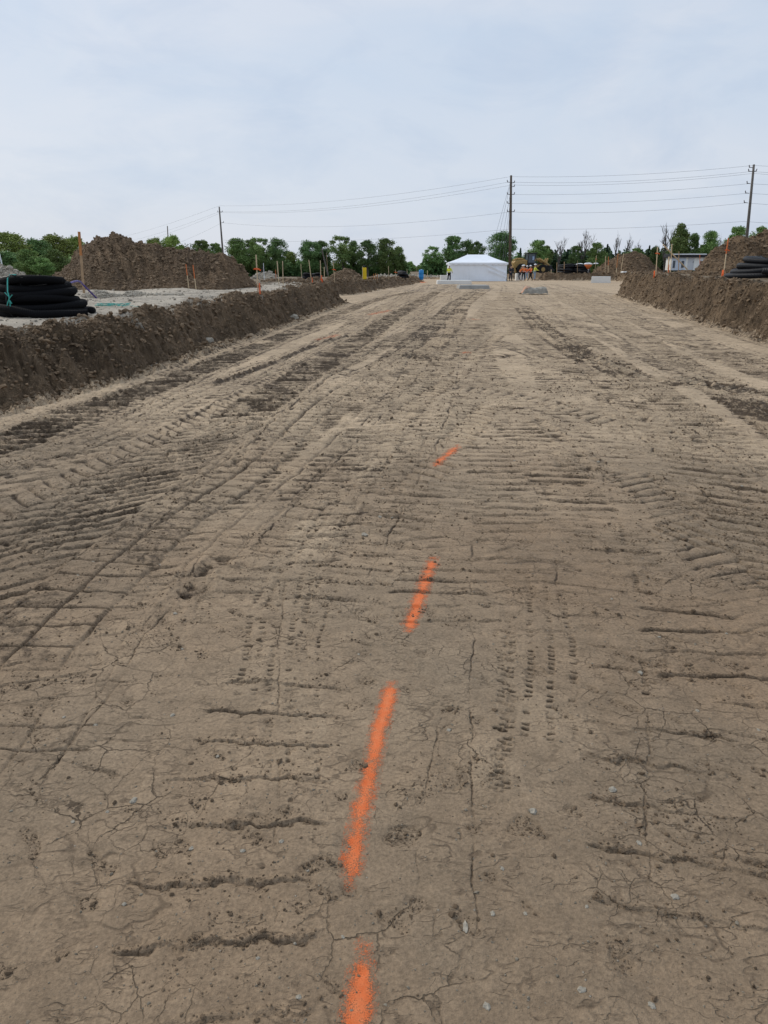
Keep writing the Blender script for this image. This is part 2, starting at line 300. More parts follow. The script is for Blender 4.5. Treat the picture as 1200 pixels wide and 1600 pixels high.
# ------------------------------------------------------------------ materials
def mat(name): 
    m = bpy.data.materials.new(name); m.use_nodes = True
    nt = m.node_tree; b = nt.nodes['Principled BSDF']; b.inputs['Roughness'].default_value = .9; b.inputs['Specular IOR Level'].default_value = .25
    return m, nt, b
def nd(nt, t, **k):
    n = nt.nodes.new(t)
    for a, v in k.items(): setattr(n, a, v)
    return n
def simple(name, c, rough=.8, var=.25, scale=6., bump=0., c2=None, spec=.25, metal=0., bdist=.01):
    m, nt, b = mat(name); tc = nd(nt, 'ShaderNodeTexCoord'); no = nd(nt, 'ShaderNodeTexNoise'); no.inputs['Scale'].default_value = scale; no.inputs['Detail'].default_value = 5
    nt.links.new(tc.outputs['Object'], no.inputs['Vector'])
    rp = nd(nt, 'ShaderNodeValToRGB'); rp.color_ramp.elements[0].position = .3; rp.color_ramp.elements[1].position = .7
    c2 = c2 or tuple(x*(1-var) for x in c)
    rp.color_ramp.elements[0].color = (*c2, 1); rp.color_ramp.elements[1].color = (*c, 1)
    nt.links.new(no.outputs['Fac'], rp.inputs['Fac']); nt.links.new(rp.outputs['Color'], b.inputs['Base Color'])
    b.inputs['Roughness'].default_value = rough; b.inputs['Specular IOR Level'].default_value = spec; b.inputs['Metallic'].default_value = metal
    if bump:
        bp = nd(nt, 'ShaderNodeBump'); bp.inputs['Strength'].default_value = bump; bp.inputs['Distance'].default_value = bdist
        nt.links.new(no.outputs['Fac'], bp.inputs['Height']); nt.links.new(bp.outputs['Normal'], b.inputs['Normal'])
    return m
def mathn(nt, op, a, b=None, clamp=False):
    n = nd(nt, 'ShaderNodeMath', operation=op, use_clamp=clamp)
    for i, v in enumerate((a, b)):
        if v is None: continue
        if isinstance(v, (int, float)): n.inputs[i].default_value = v
        else: nt.links.new(v, n.inputs[i])
    return n.outputs[0]
def mapr(nt, v, a, b, c=0., d=1.):
    n = nd(nt, 'ShaderNodeMapRange'); n.inputs[1].default_value = a; n.inputs[2].default_value = b; n.inputs[3].default_value = c; n.inputs[4].default_value = d
    nt.links.new(v, n.inputs[0]); return n.outputs[0]
def mixc(nt, f, a, b):
    n = nd(nt, 'ShaderNodeMix', data_type='RGBA')
    if isinstance(f, float): n.inputs[0].default_value = f
    else: nt.links.new(f, n.inputs[0])
    for i, v in ((6, a), (7, b)):
        if isinstance(v, tuple): n.inputs[i].default_value = (*v, 1)
        else: nt.links.new(v, n.inputs[i])
    return n.outputs[2]
def noise(nt, co, sc, det=4, rough=.55, dist=0.):
    n = nd(nt, 'ShaderNodeTexNoise'); n.inputs['Scale'].default_value = sc; n.inputs['Detail'].default_value = det; n.inputs['Roughness'].default_value = rough
    n.inputs['Distortion'].default_value = dist; nt.links.new(co, n.inputs['Vector']); return n
def dirt(name, dry, grey, damp_shade, far=None, cracks=True, grain=1., speck=.5, scuff=0., var=1.):
    m, nt, b = mat(name)
    co = nd(nt, 'ShaderNodeNewGeometry').outputs['Position']
    at = nd(nt, 'ShaderNodeAttribute', attribute_name='damp').outputs['Fac']; cra = nd(nt, 'ShaderNodeAttribute', attribute_name='crumb').outputs['Fac']
    nb = noise(nt, co, 24., 5, .72).outputs['Fac']; nb2 = noise(nt, co, 75., 3, .65).outputs['Fac']
    at = mathn(nt, 'MULTIPLY', mapr(nt, mathn(nt, 'ADD', at, mathn(nt, 'MULTIPLY', mathn(nt, 'SUBTRACT', nb, .5), 2.6)), .22, .80), mapr(nt, at, 0, .18))
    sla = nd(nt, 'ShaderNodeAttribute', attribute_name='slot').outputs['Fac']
    at = mathn(nt, 'MAXIMUM', at, mathn(nt, 'MULTIPLY', mapr(nt, mathn(nt, 'ADD', sla, mathn(nt, 'MULTIPLY', mathn(nt, 'SUBTRACT', nb2, .5), 1.1)), .12, .62), mapr(nt, sla, 0, .12)))  # cavity shade of the slots painted with the damp soil colour
    cr = mapr(nt, mathn(nt, 'ADD', mathn(nt, 'MULTIPLY', cra, .30), nb2), .66, .76)
    cr = mathn(nt, 'MULTIPLY', cr, mapr(nt, cra, .02, .25))
    at = mathn(nt, 'MAXIMUM', at, mathn(nt, 'MULTIPLY', cr, .6))
    big = noise(nt, co, .55, 4).outputs['Fac']; mid = noise(nt, co, 7., 5, .6).outputs['Fac']; fine = noise(nt, co, 90., 4, .7).outputs['Fac']
    c = mixc(nt, mapr(nt, big, .4, .62), dry, grey)
    if far:   # far ground paler: drier soil, plus grazing light and vignette put into colour
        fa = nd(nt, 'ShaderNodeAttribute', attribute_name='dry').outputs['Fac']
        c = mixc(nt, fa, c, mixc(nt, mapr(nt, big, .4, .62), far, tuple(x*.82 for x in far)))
    v = mapr(nt, mid, .25, .75, 1-.20*var, 1+.18*var); v = mathn(nt, 'MULTIPLY', v, mapr(nt, noise(nt, co, 2.1, 5, .7).outputs['Fac'], .3, .7, 1-.09*var, 1+.09*var))
    v2 = mapr(nt, fine, .28, .72, .70, 1.30)
    vv = mathn(nt, 'MULTIPLY', v, v2)
    hs = nd(nt, 'ShaderNodeHueSaturation'); nt.links.new(c, hs.inputs['Color']); nt.links.new(vv, hs.inputs['Value'])
    if scuff:   # broken crusts and old tread edges: thin wandering darker lines
        for sc, dt, w, lo, hi, am in ((3.2, .25, .014, .48, .62, .9), (7.5, .2, .019, .47, .60, .8), (19., .1, .028, .47, .61, .7)):
            mq = nd(nt, 'ShaderNodeMapping'); mq.inputs['Scale'].default_value = (.62, 1.25, 1); mq.inputs['Location'].default_value = (sc, 3, 0); mq.inputs['Rotation'].default_value = (0, 0, .12*sc % 1-.3); nt.links.new(co, mq.inputs['Vector'])
            q = noise(nt, mq.outputs['Vector'], sc, 3, .5, dt).outputs['Fac']; ab = mathn(nt, 'ABSOLUTE', mathn(nt, 'SUBTRACT', q, .5))
            ln = mathn(nt, 'MULTIPLY', mapr(nt, ab, w*.2, w, 1, 0), mapr(nt, noise(nt, co, sc*.42+.3, 4, .6).outputs['Fac'], lo, hi))
            ln = mathn(nt, 'MULTIPLY', ln, mapr(nt, nb, .32, .50)); at = mathn(nt, 'MAXIMUM', at, mathn(nt, 'MULTIPLY', ln, am*scuff))
    c = mixc(nt, mathn(nt, 'MULTIPLY', at, .92, True), hs.outputs['Color'], damp_shade)
    # small pale stones in the clay
    vo = nd(nt, 'ShaderNodeTexVoronoi'); vo.inputs['Scale'].default_value = 42.; nt.links.new(co, vo.inputs['Vector'])
    vd = mapr(nt, vo.outputs['Distance'], .10, .16, 1, 0)
    sel = nd(nt, 'ShaderNodeSeparateColor'); nt.links.new(vo.outputs['Color'], sel.inputs[0])
    st = mathn(nt, 'MULTIPLY', vd, mapr(nt, sel.outputs[0], .955, .965))
    c = mixc(nt, mathn(nt, 'MULTIPLY', st, speck), c, (.38, .35, .30))
    h = mathn(nt, 'ADD', mathn(nt, 'MULTIPLY', fine, .0048*grain), mathn(nt, 'MULTIPLY', mid, .012*grain))
    g2 = noise(nt, co, 330., 2, .6).outputs['Fac']; h = mathn(nt, 'ADD', h, mathn(nt, 'MULTIPLY', g2, .0012*grain))
    h = mathn(nt, 'ADD', h, mathn(nt, 'MULTIPLY', st, .003))
    h = mathn(nt, 'SUBTRACT', h, mathn(nt, 'MULTIPLY', at, .005*grain)); h = mathn(nt, 'ADD', h, mathn(nt, 'MULTIPLY', mathn(nt, 'MULTIPLY', nb2, cra), .016))
    if cracks:
        wn = noise(nt, co, 5., 5, .65); 
        va = nd(nt, 'ShaderNodeVectorMath', operation='MULTIPLY_ADD'); nt.links.new(wn.outputs['Color'], va.inputs[0]); va.inputs[1].default_value = (.10, .10, .10); nt.links.new(co, va.inputs[2])
        for sc, wd, lo, hi, amt, sx in ((5.5, .015, .47, .60, .85, 2.), (13., .028, .52, .64, .6, 9.)):
            vo = nd(nt, 'ShaderNodeTexVoronoi', feature='DISTANCE_TO_EDGE'); vo.inputs['Scale'].default_value = sc; nt.links.new(va.outputs[0], vo.inputs['Vector'])
            cm = noise(nt, co, 1.1*sx**.3, 3).outputs['Fac']
            ck = mathn(nt, 'MULTIPLY', mapr(nt, vo.outputs['Distance'], wd*.25, wd, 1, 0), mapr(nt, cm, lo, hi))
            ck = mathn(nt, 'MULTIPLY', ck, mapr(nt, mid, .38, .58, .15, 1))
            c = mixc(nt, mathn(nt, 'MULTIPLY', ck, amt*.8), c, tuple(x*.55 for x in damp_shade))  # shade inside the cracks painted as a darker soil colour
            h = mathn(nt, 'SUBTRACT', h, mathn(nt, 'MULTIPLY', ck, .006*amt))
    bp = nd(nt, 'ShaderNodeBump'); bp.inputs['Strength'].default_value = 1.; bp.inputs['Distance'].default_value = 1.
    nt.links.new(h, bp.inputs['Height']); nt.links.new(bp.outputs['Normal'], b.inputs['Normal'])
    nt.links.new(c, b.inputs['Base Color']); nt.links.new(mapr(nt, at, 0, 1, .93, .75), b.inputs['Roughness'])
    b.inputs['Specular IOR Level'].default_value = .2
    return m
DAMP_SHADE = (.055, .036, .022)  # damp soil tone, darkened to carry painted groove and crack shade too
M_road = dirt('packed_clay', (.256, .180, .114), (.230, .173, .116), DAMP_SHADE, far=(.50, .380, .254), scuff=.72)
M_bank = dirt('cut_earth', (.345, .242, .148), (.215, .150, .090), (.075, .050, .031), cracks=False, grain=4.5, speck=1., scuff=.6, var=2.9)
M_grav = dirt('pale_gravel', (.46, .405, .325), (.34, .30, .245), (.15, .115, .08), cracks=False, grain=2.5, speck=.8)
M_top = dirt('rough_soil', (.22, .17, .115), (.15, .115, .075), (.07, .05, .033), cracks=False, grain=3.0)
M_mound = dirt('piled_soil', (.290, .196, .118), (.205, .138, .083), (.10, .066, .040), cracks=False, grain=5.0, speck=1., scuff=.5, var=2.4)
M_clod = simple('clod', (.185, .130, .082), .95, .55, 3.)
M_clodd = simple('damp_clod', (.235, .163, .100), .9, .4, 3.)
M_pebble = simple('pale_stone', (.42, .375, .30), .8, .5, 60., .3)
# ------------------------------------------------------------------ mesh helpers
def npmesh(name, V, F, m=None, parent=None, smooth=False, link=True, attrs=None, mats=None, midx=None):
    V = np.asarray(V, np.float32); F = np.asarray(F, np.int32)
    me = bpy.data.meshes.new(name); k = F.shape[1]
    me.vertices.add(len(V)); me.vertices.foreach_set('co', V.ravel())
    me.loops.add(F.size); me.loops.foreach_set('vertex_index', F.ravel())
    me.polygons.add(len(F)); me.polygons.foreach_set('loop_start', np.arange(0, F.size, k, dtype=np.int32))
    try: me.polygons.foreach_set('loop_total', np.full(len(F), k, np.int32))
    except Exception: pass
    me.polygons.foreach_set('use_smooth', np.full(len(F), smooth, bool))
    for a, v in (attrs or {}).items():
        at = me.attributes.new(a, 'FLOAT', 'POINT'); at.data.foreach_set('value', np.asarray(v, np.float32))
    for mm in (mats or ([m] if m else [])): me.materials.append(mm)
    if midx is not None: me.polygons.foreach_set('material_index', np.asarray(midx, np.int32))
    me.update(calc_edges=True)
    o = bpy.data.objects.new(name, me)
    if link: COL.objects.link(o)
    if parent: o.parent = parent
    return o
class MB:
    def __init__(s): s.v = []; s.f = []
    def add(s, V, F): n = len(s.v); s.v += [tuple(v) for v in V]; s.f += [tuple(i+n for i in f) for f in F]; return s
    def box(s, c, d, R=None, taper=1.0):
        hx, hy, hz = d[0]/2, d[1]/2, d[2]/2; V = []
        for z, k in ((-hz, 1), (hz, taper)):
            for x, y in ((-hx, -hy), (hx, -hy), (hx, hy), (-hx, hy)):
                v = Vector((x*k, y*k, z)); V.append(Vector(c)+(R @ v if R else v))
        return s.add(V, [(3,2,1,0),(4,5,6,7),(0,1,5,4),(1,2,6,5),(2,3,7,6),(3,0,4,7)])
    def tube(s, P, r, n=8, cap=True, sq=None):
        P = [Vector(p) for p in P]; R = r if isinstance(r, (list, tuple)) else [r]*len(P); V = []; F = []; u = None
        for i, p in enumerate(P):
            t = (P[min(i+1, len(P)-1)]-P[max(i-1, 0)]).normalized()
            if u is None:
                a = Vector((0, 0, 1)) if abs(t.z) < .9 else Vector((1, 0, 0)); u = (a-t*a.dot(t)).normalized()
            else: u = (u-t*u.dot(t)).normalized()
            w = t.cross(u)
            for k in range(n):
                an = 2*math.pi*k/n; V.append(p+(u*math.cos(an)+w*math.sin(an))*R[i])
        for i in range(len(P)-1):
            for k in range(n): F.append((i*n+k, i*n+(k+1) % n, (i+1)*n+(k+1) % n, (i+1)*n+k))
        if cap: F.append(tuple(range(n-1, -1, -1))); F.append(tuple((len(P)-1)*n+k for k in range(n)))
        return s.add(V, F)
    def prism(s, poly, axis, a, b):
        n = len(poly); V = []
        for q in (a, b):
            for (x, z) in poly: V.append((x, q, z) if axis == 'y' else (q, x, z))
        return s.add(V, [tuple(range(n)), tuple(range(2*n-1, n-1, -1))]+[(i, i+n, (i+1) % n+n, (i+1) % n) for i in range(n)])
    def build(s, name, m, parent=None, bevel=0., smooth=False, loc=None, rot=0.):
        me = bpy.data.meshes.new(name); me.from_pydata(s.v, [], s.f)
        import bmesh
        bm = bmesh.new(); bm.from_mesh(me); bmesh.ops.recalc_face_normals(bm, faces=bm.faces); bm.to_mesh(me); bm.free()
        me.materials.append(m); me.update()
        if smooth: me.polygons.foreach_set('use_smooth', [True]*len(me.polygons))
        o = bpy.data.objects.new(name, me); COL.objects.link(o)
        if bevel: b = o.modifiers.new('Bevel', 'BEVEL'); b.width = bevel; b.segments = 2
        if parent: o.parent = parent
        if loc is not None: o.location = loc
        o.rotation_euler.z = rot
        return o
def tag(o, label=None, cat=None, group=None, kind=None):
    for k, v in (('label', label), ('category', cat), ('group', group), ('kind', kind)):
        if v: o[k] = v
    return o
def empty(name, loc, rz=0., label=None, cat=None, group=None):
    o = bpy.data.objects.new(name, None); COL.objects.link(o); o.location = loc; o.rotation_euler.z = rz; o.empty_display_size = .2
    return tag(o, label, cat, group)
def copy_tree(o, parent=None):
    c = o.copy(); COL.objects.link(c)
    if parent: c.parent = parent
    for ch in [x for x in o.children]: copy_tree(ch, c)
    return c
# ------------------------------------------------------------------ ground grid
def rows():
    r = list(np.arange(-8, .7, .12)); f = .75
    while f < 9: r.append(f); f += max(.0022, .00038*(f*f+2.2)) if f > 1 else .008
    while f < 24: r.append(f); f += .028
    while f < 50: r.append(f); f += .05
    while f < 112: r.append(f); f += .16
    while f < 3500: r.append(f); f *= 1.02; f += .2
    return np.array(r)
ru = list(np.arange(-.68, .6801, .00155)); uu = .68; du = .0016
ext = []
while uu < 6: du *= 1.045; uu += du; ext.append(uu)
U = np.array([-e for e in ext[::-1]]+ru+ext); Fr = rows()
wd = np.where(Fr > 1, Fr+.3, 1.3)
GX = (U[None, :]*wd[:, None]).ravel().astype(np.float64); GY = np.repeat(Fr, len(U))
z, dd, dj, run, tt, rw = terrain(GX, GY)
fl = dd < .05; near = GY < 60
damp = np.zeros(len(z), np.float32); crumb = np.zeros(len(z), np.float32); slotshade = np.zeros(len(z), np.float32); pale = np.zeros(len(z), np.float32)
nf = np.zeros(len(z)); I = np.nonzero(near)[0]
nf[I] = fbm(GX[I]*2.5, GY[I]*2.5, 81, 3)*.016+fbm(GX[I]*17, GY[I]*17, 82, 3)*.0075
# worn scuffs all over: fine cross ripples and little pits
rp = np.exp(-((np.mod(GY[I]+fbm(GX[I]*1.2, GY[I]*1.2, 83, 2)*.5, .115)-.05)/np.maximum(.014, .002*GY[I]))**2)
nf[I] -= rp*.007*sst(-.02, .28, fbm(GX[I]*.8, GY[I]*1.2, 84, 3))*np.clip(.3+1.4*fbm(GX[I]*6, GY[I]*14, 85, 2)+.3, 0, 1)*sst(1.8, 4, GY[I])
slotshade[I] = rp*.55*sst(.02, .26, fbm(GX[I]*.8, GY[I]*1.2, 84, 3))*np.clip(.2+2.2*fbm(GX[I]*5, GY[I]*12, 85, 3)+.3, 0, 1)*sst(1.8, 4, GY[I])  # ripple grooves get painted shade as well
pit = sst(.30, .44, fbm(GX[I]*13, GY[I]*13, 86, 2)); nf[I] -= pit*.006; damp[I] = pit*.1; crumb[I] = pit*.35
spot = sst(.28, .5, fbm(GX[I]*3.2, GY[I]*4.5, 87, 4, .7)); damp[I] = np.maximum(damp[I], spot*.12); crumb[I] = np.maximum(crumb[I], spot*.22)
bankw = sst(.0, .12, dj)
nf *= (1-bankw*.0)
z = z+nf
apply_tracks(GX, GY, z, damp, crumb, fl & near | (fl & (GY < 100)), slotshade, pale)
# rough the cut face and rim with clods
B = np.nonzero((dj > -.25) & (dj < run+1.6) & (GY < 100))[0]
bx, by = GX[B], GY[B]; bt = np.clip(1-np.abs(dj[B]-run[B]*.5)/(run[B]*.5+.9), 0, 1)
lum = np.maximum(fbm(bx*8, by*8, 91, 3, .6), -.1)
z[B] += (lum*.20+fbm(bx*18, by*18, 92, 3, .7)*.10)*bt
damp[B] = np.maximum(damp[B]*(1-bt), sst(.0, .42, fbm(bx*1.1, by*1.1+z[B]*3, 93, 3))*.6*sst(0, .1, dj[B]))
crumb[B] = np.maximum(crumb[B], bt)
dry_sheen = np.clip(sst(1.5, 9, GY+fbm(GX*.6, GY*.6, 95, 3)*4)*1.0+pale, 0, 1)*.95  # near-to-far paling, part dryness, part light painted in; pale tracks added
VV = np.stack([GX, GY, z], 1)
nr, nc = len(Fr), len(U)
a = (np.arange(nr-1)[:, None]*nc+np.arange(nc-1)[None, :]).ravel()
Q = np.stack([a, a+1, a+nc+1, a+nc], 1)
edge_noise = fbm(GX*1.6, GY*1.6, 96, 4, .6)
bankreg = (dj > .0) & (dj < run+.28+edge_noise*.7) & (GY < 105)
gravreg = (~bankreg) & (dj > .0) & (rw < .5) & (GY < 34+edge_noise*6) & (GX < -1) & (GY > -3)
reg = np.where(bankreg, 1, np.where(gravreg, 2, np.where(dj > 0, 3, 0)))
qr = reg[Q[:, 0]]
def piece(name, sel, m, label=None, lift=0.):
    q = Q[sel]; used = np.unique(q); mp = np.zeros(len(VV), np.int64); mp[used] = np.arange(len(used))
    V = VV[used].copy(); V[:, 2] += lift
    return npmesh(name, V, mp[q], m, smooth=True, attrs={'damp': damp[used], 'dry': dry_sheen[used], 'crumb': crumb[used], 'slot': slotshade[used]}), used
for nm, k, m in (('dirt_road', 0, M_road), ('earth_bank', 1, M_bank), ('gravel_path', 2, M_grav), ('ground', 3, M_top)):
    o, _ = piece(nm, qr == k, m); o['kind'] = 'structure'
# ------------------------------------------------------------------ spray paint: thin film over the soil
def paint_mat():
    m, nt, b = mat('orange_spray_paint')
    co = nd(nt, 'ShaderNodeNewGeometry').outputs['Position']; at = nd(nt, 'ShaderNodeAttribute', attribute_name='dens').outputs['Fac']
    n1 = noise(nt, co, 260., 4, .8).outputs['Fac']; n2 = noise(nt, co, 28., 4, .7).outputs['Fac']
    c = mixc(nt, mapr(nt, n2, .35, .65), (.76, .165, .045), (.84, .25, .095)); nt.links.new(c, b.inputs['Base Color'])
    bp = nd(nt, 'ShaderNodeBump'); bp.inputs['Strength'].default_value = .8; bp.inputs['Distance'].default_value = .004; nt.links.new(n1, bp.inputs['Height']); nt.links.new(bp.outputs['Normal'], b.inputs['Normal'])
    b.inputs['Roughness'].default_value = .75
    th = mathn(nt, 'ADD', mathn(nt, 'MULTIPLY', mathn(nt, 'SUBTRACT', n1, .5), 4.2), mathn(nt, 'MULTIPLY', mathn(nt, 'SUBTRACT', n2, .5), 2.2))
    al = mapr(nt, mathn(nt, 'SUBTRACT', mathn(nt, 'MULTIPLY', at, 1.25), mathn(nt, 'ADD', th, .55)), -.30, .38)
    nt.links.new(mathn(nt, 'MULTIPLY', al, .93), b.inputs['Alpha']); return m
M_paint = paint_mat()
def mark(pts, w0, w1, strength, label):
    P = catmull([at0(*p) for p in pts], .05); mg = .25
    idx = (GX > P[:,0].min()-mg) & (GX < P[:,0].max()+mg) & (GY > P[:,1].min()-mg) & (GY < P[:,1].max()+mg)
    I = np.nonzero(idx)[0]; s, t, L = seg_coords(P, GX[I], GY[I])
    t = t+fbm(GX[I]*9, GY[I]*9, 301, 3)*.007; w = w0+(w1-w0)*np.clip(s/L, 0, 1)
    e = np.minimum(s, L-s); endc = sst(-.0, .06, e+fbm(GX[I]*20, GY[I]*20, 302, 2)*.03)
    # distance beyond the ends
    ex = np.minimum(np.hypot(GX[I]-P[0][0], GY[I]-P[0][1]), np.hypot(GX[I]-P[-1][0], GY[I]-P[-1][1]))
    d = np.exp(-(np.abs(t)/(w*.43))**2.0)*1.0*np.maximum(endc, np.exp(-(ex/(w*.45))**2)*.6)
    d = d*strength*(1-.5*np.clip(slotshade[I]*1.6, 0, 1))*(1-.35*np.clip(crumb[I]*1.2, 0, 1))*(.85+.5*fbm(GX[I]*7, GY[I]*7, 303, 2))
    full = np.zeros(len(GX), np.float32); full[I] = d
    sel = (full[Q] > .06).any(axis=1)
    q = Q[sel]; 
    if len(q) == 0: return
    used = np.unique(q); mp = np.zeros(len(VV), np.int64); mp[used] = np.arange(len(used)); V = VV[used].copy(); V[:, 2] += .0015
    o = npmesh('spray_paint_mark', V, mp[q], M_paint, smooth=True, attrs={'dens': full[used]})
    tag(o, label, 'paint mark', 'orange spray paint dashes down the middle of the road')
mark([(569,1478),(562,1540),(553,1640)], .062, .062, 1., 'nearest orange spray paint dash, cut off by the bottom edge of the picture')
mark([(613,1066),(590,1150),(568,1250),(545,1378)], .060, .058, 1., 'longest orange spray paint dash, running over cracked tread prints')
mark([(679,870),(660,920),(638,984)], .068, .066, 1., 'orange spray paint dash crossing diamond shaped tyre prints')
mark([(715,696),(698,711),(680,728)], .075, .075, 1.05, 'short slanting orange spray paint dash in the middle distance')
mark([(722,551),(733,550)], .14, .14, .9, 'tiny orange paint spot beside a dark churned patch')
mark([(577,492),(592,488),(608,485)], .22, .3, .50, 'faint orange paint smear near the far left wheel track')
mark([(495,530),(510,527),(528,522)], .18, .2, .42, 'faint orange paint smear nearer the left bank')
mark([(733,498),(748,499)], .25, .25, .5, 'faint orange paint spot farther along the road')
mark([(655,442),(665,441)], .5, .5, .9, 'distant orange paint spot near the pale concrete curb')
# ------------------------------------------------------------------ loose crumbs and clods
def ico():
    p = (1+5**.5)/2
    V = np.array([(-1,p,0),(1,p,0),(-1,-p,0),(1,-p,0),(0,-1,p),(0,1,p),(0,-1,-p),(0,1,-p),(p,0,-1),(p,0,1),(-p,0,-1),(-p,0,1)], float)/1.9
    F = np.array([(0,11,5),(0,5,1),(0,1,7),(0,7,10),(0,10,11),(1,5,9),(5,11,4),(11,10,2),(10,7,6),(7,1,8),(3,9,4),(3,4,2),(3,2,6),(3,6,8),(3,8,9),(4,9,5),(2,4,11),(6,2,10),(8,6,7),(9,8,1)])
    return V, F
IV, IF = ico()
def rotm(n, rs):
    q = rs.normal(size=(n, 4)); q /= np.linalg.norm(q, axis=1)[:, None]; w, x, y, zz = q.T
    return np.stack([1-2*(y*y+zz*zz), 2*(x*y-zz*w), 2*(x*zz+y*w), 2*(x*y+zz*w), 1-2*(x*x+zz*zz), 2*(y*zz-x*w), 2*(x*zz-y*w), 2*(y*zz+x*w), 1-2*(x*x+y*y)], 1).reshape(n, 3, 3)
def lumps(name, C, S, m, parent=None, rs=RS, flat=.75):
    n = len(C); V = IV[None]*(1+rs.uniform(-.45, .40, (n, 12, 1))); V = V*rs.uniform(.6, 1.25, (n, 1, 3))
    V = np.einsum('nij,nkj->nki', rotm(n, rs), V); V[:, :, 2] *= flat
    V = V*S[:, None, None]+C[:, None, :]
    F = (IF[None]+12*np.arange(n)[:, None, None]).reshape(-1, 3)
    return npmesh(name, V.reshape(-1, 3), F, m, parent, smooth=False)
cellA = np.gradient(Fr)[:, None]*(np.gradient(U)[None, :]*wd[:, None]); cellA = cellA.ravel()
vis = (np.abs(GX) < .62*(GY+.6)+.5) & (GY > .8)
def scatter(n, wgt):
    wgt = np.where(vis, wgt, 0); c = np.cumsum(wgt); return np.searchsorted(c, RS.uniform(0, c[-1], n))
floor = dd < .1
i = scatter(60000, floor*(crumb**1.3)*cellA/(GY**2+1.5)*(GY < 14)); s = np.clip(RS.lognormal(-6.35, .55, len(i)), .0009, .0075)*(1+.16*GY[i])
tag(lumps('soil_crumbs', VV[i]+np.stack([RS.normal(0, .006, len(i)), RS.normal(0, .006, len(i)), s*.2], 1), s, M_clod), 'loose dark soil crumbs along the tyre prints', 'soil crumbs', kind='stuff')
i = scatter(14000, floor*cellA/(GY**2+1.5)*(GY < 12)); s = np.clip(RS.lognormal(-6.7, .5, len(i)), .0008, .005)*(1+.14*GY[i])
tag(lumps('grit', VV[i]+np.stack([0*s, 0*s, s*.1], 1), s, simple('grit', (.26, .22, .165), .9, .45, 8.)), 'fine grit scattered over the packed clay', 'grit', kind='stuff')
i = scatter(60000, (dj > -.22)*(dj < run+.7)*cellA*(1+4*np.exp(-((dj-run)/.3)**2)+2.5*np.exp(-((dj+.02)/.1)**2))/(GY**1.3+4)*(GY < 95))
s = np.clip(RS.lognormal(-4.65, .72, len(i)), .003, .055)*(.7+.028*GY[i])
tag(lumps('soil_clods', VV[i]+np.stack([0*s, 0*s, s*.25], 1), s, M_clodd), 'crumbled dark clods on the cut banks', 'soil clods', kind='stuff')
i = scatter(7000, (reg >= 2)*cellA/(GY**1.5+4)*(GY < 70)); s = np.clip(RS.lognormal(-4.3, .6, len(i)), .005, .06)*(.7+.02*GY[i])
tag(lumps('gravel', VV[i]+np.stack([0*s, 0*s, s*.2], 1), s, simple('gravel_stone', (.36, .31, .245), .9, .5, 2.)), 'loose gravel on top of the banks', 'gravel', kind='stuff')
# ------------------------------------------------------------------ pale stones one can count
def stone(px, py, r, label=None, group=None, hh=0., zoff=.15, fl=(1.3, 1, .65)):
    x, y, zz = ground_at(px, py) if hh else (*at0(px, py), 0)
    j = np.argmin((GX-x)**2+(GY-y)**2); x, y, zz = VV[j]
    rs = np.random.RandomState(int(px*7+py)); V = IV.copy(); F = IF
    E = {}; V = list(V); NF = []
    for f in F:      # one subdivision for a rounder pebble
        mm = []
        for a_, b_ in ((0,1),(1,2),(2,0)):
            k = tuple(sorted((f[a_], f[b_])))
            if k not in E: E[k] = len(V); q = (V[k[0]]+V[k[1]])/2; V.append(q/np.linalg.norm(q)*np.linalg.norm(V[k[0]]))
            mm.append(E[k])
        NF += [(f[0], mm[0], mm[2]), (f[1], mm[1], mm[0]), (f[2], mm[2], mm[1]), tuple(mm)]
    V = np.array(V)*(1+rs.uniform(-.26, .22, (len(V), 1)))*np.array(fl)*r
    an = rs.uniform(0, 6.3); c, s_ = math.cos(an), math.sin(an); V = V @ np.array([[c, s_, 0], [-s_, c, 0], [0, 0, 1]])
    o = npmesh('stone', V, np.array(NF), M_pebble, smooth=False); o.location = (x, y, zz+r*zoff*fl[2])
    return tag(o, label or 'small pale pebble pressed into the brown clay', 'stone', group)
stone(243,572,.085,'white stone at the foot of the left bank',hh=1,zoff=.5)
stone(461,499,.13,'white stone at the far foot of the left bank, with dark litter',hh=1)
stone(327,538,.10,'narrow pale stone on the lower slope of the left bank',hh=1)
stone(570,834,.02,'flat white stone beside a broken crust of clay'); stone(727,1447,.010,'long cream stone fragment beside the straight seam',fl=(2,.7,.5))
stone(1055,1401,.009,'white stone near the lower right churned patch'); stone(909,1550,.008,'round white pebble at the lower right by the picture edge')
stone(208,1250,.011,'white stone alone on the smooth clay at lower left')
GP = 'pale pebbles scattered over the clay'
for px, py in [(113,1282),(167,1268),(270,1116),(101,1124),(149,1133),(194,1412),(481,1356),(440,1315),(403,1498),(466,1556),(461,1470),(535,1463),(505,785),(594,806),(612,806),(560,1020),
               (998,1316),(958,1233),(770,1430),(785,1360),(832,1270),(916,1420),(1000,1050),(1030,995),(1135,990),(955,938),(803,720),(935,722),(1025,760),(1160,760),(86,980),(145,878),(121,900),(250,880),(163,777),
               (285,1012),(273,958),(340,1180),(598,763),(702,1140),(1090,1110),(1185,1140),(760,1570),(1017,1572),(820,1430),(300,1325),(378,1330)]:
    stone(px, py, (.0035+.0045*random.random()**2)*(1+.22*at0(px, py)[1]), None, GP)
# a small burrow-like hole rim of clods near lower right is part of the churned soil

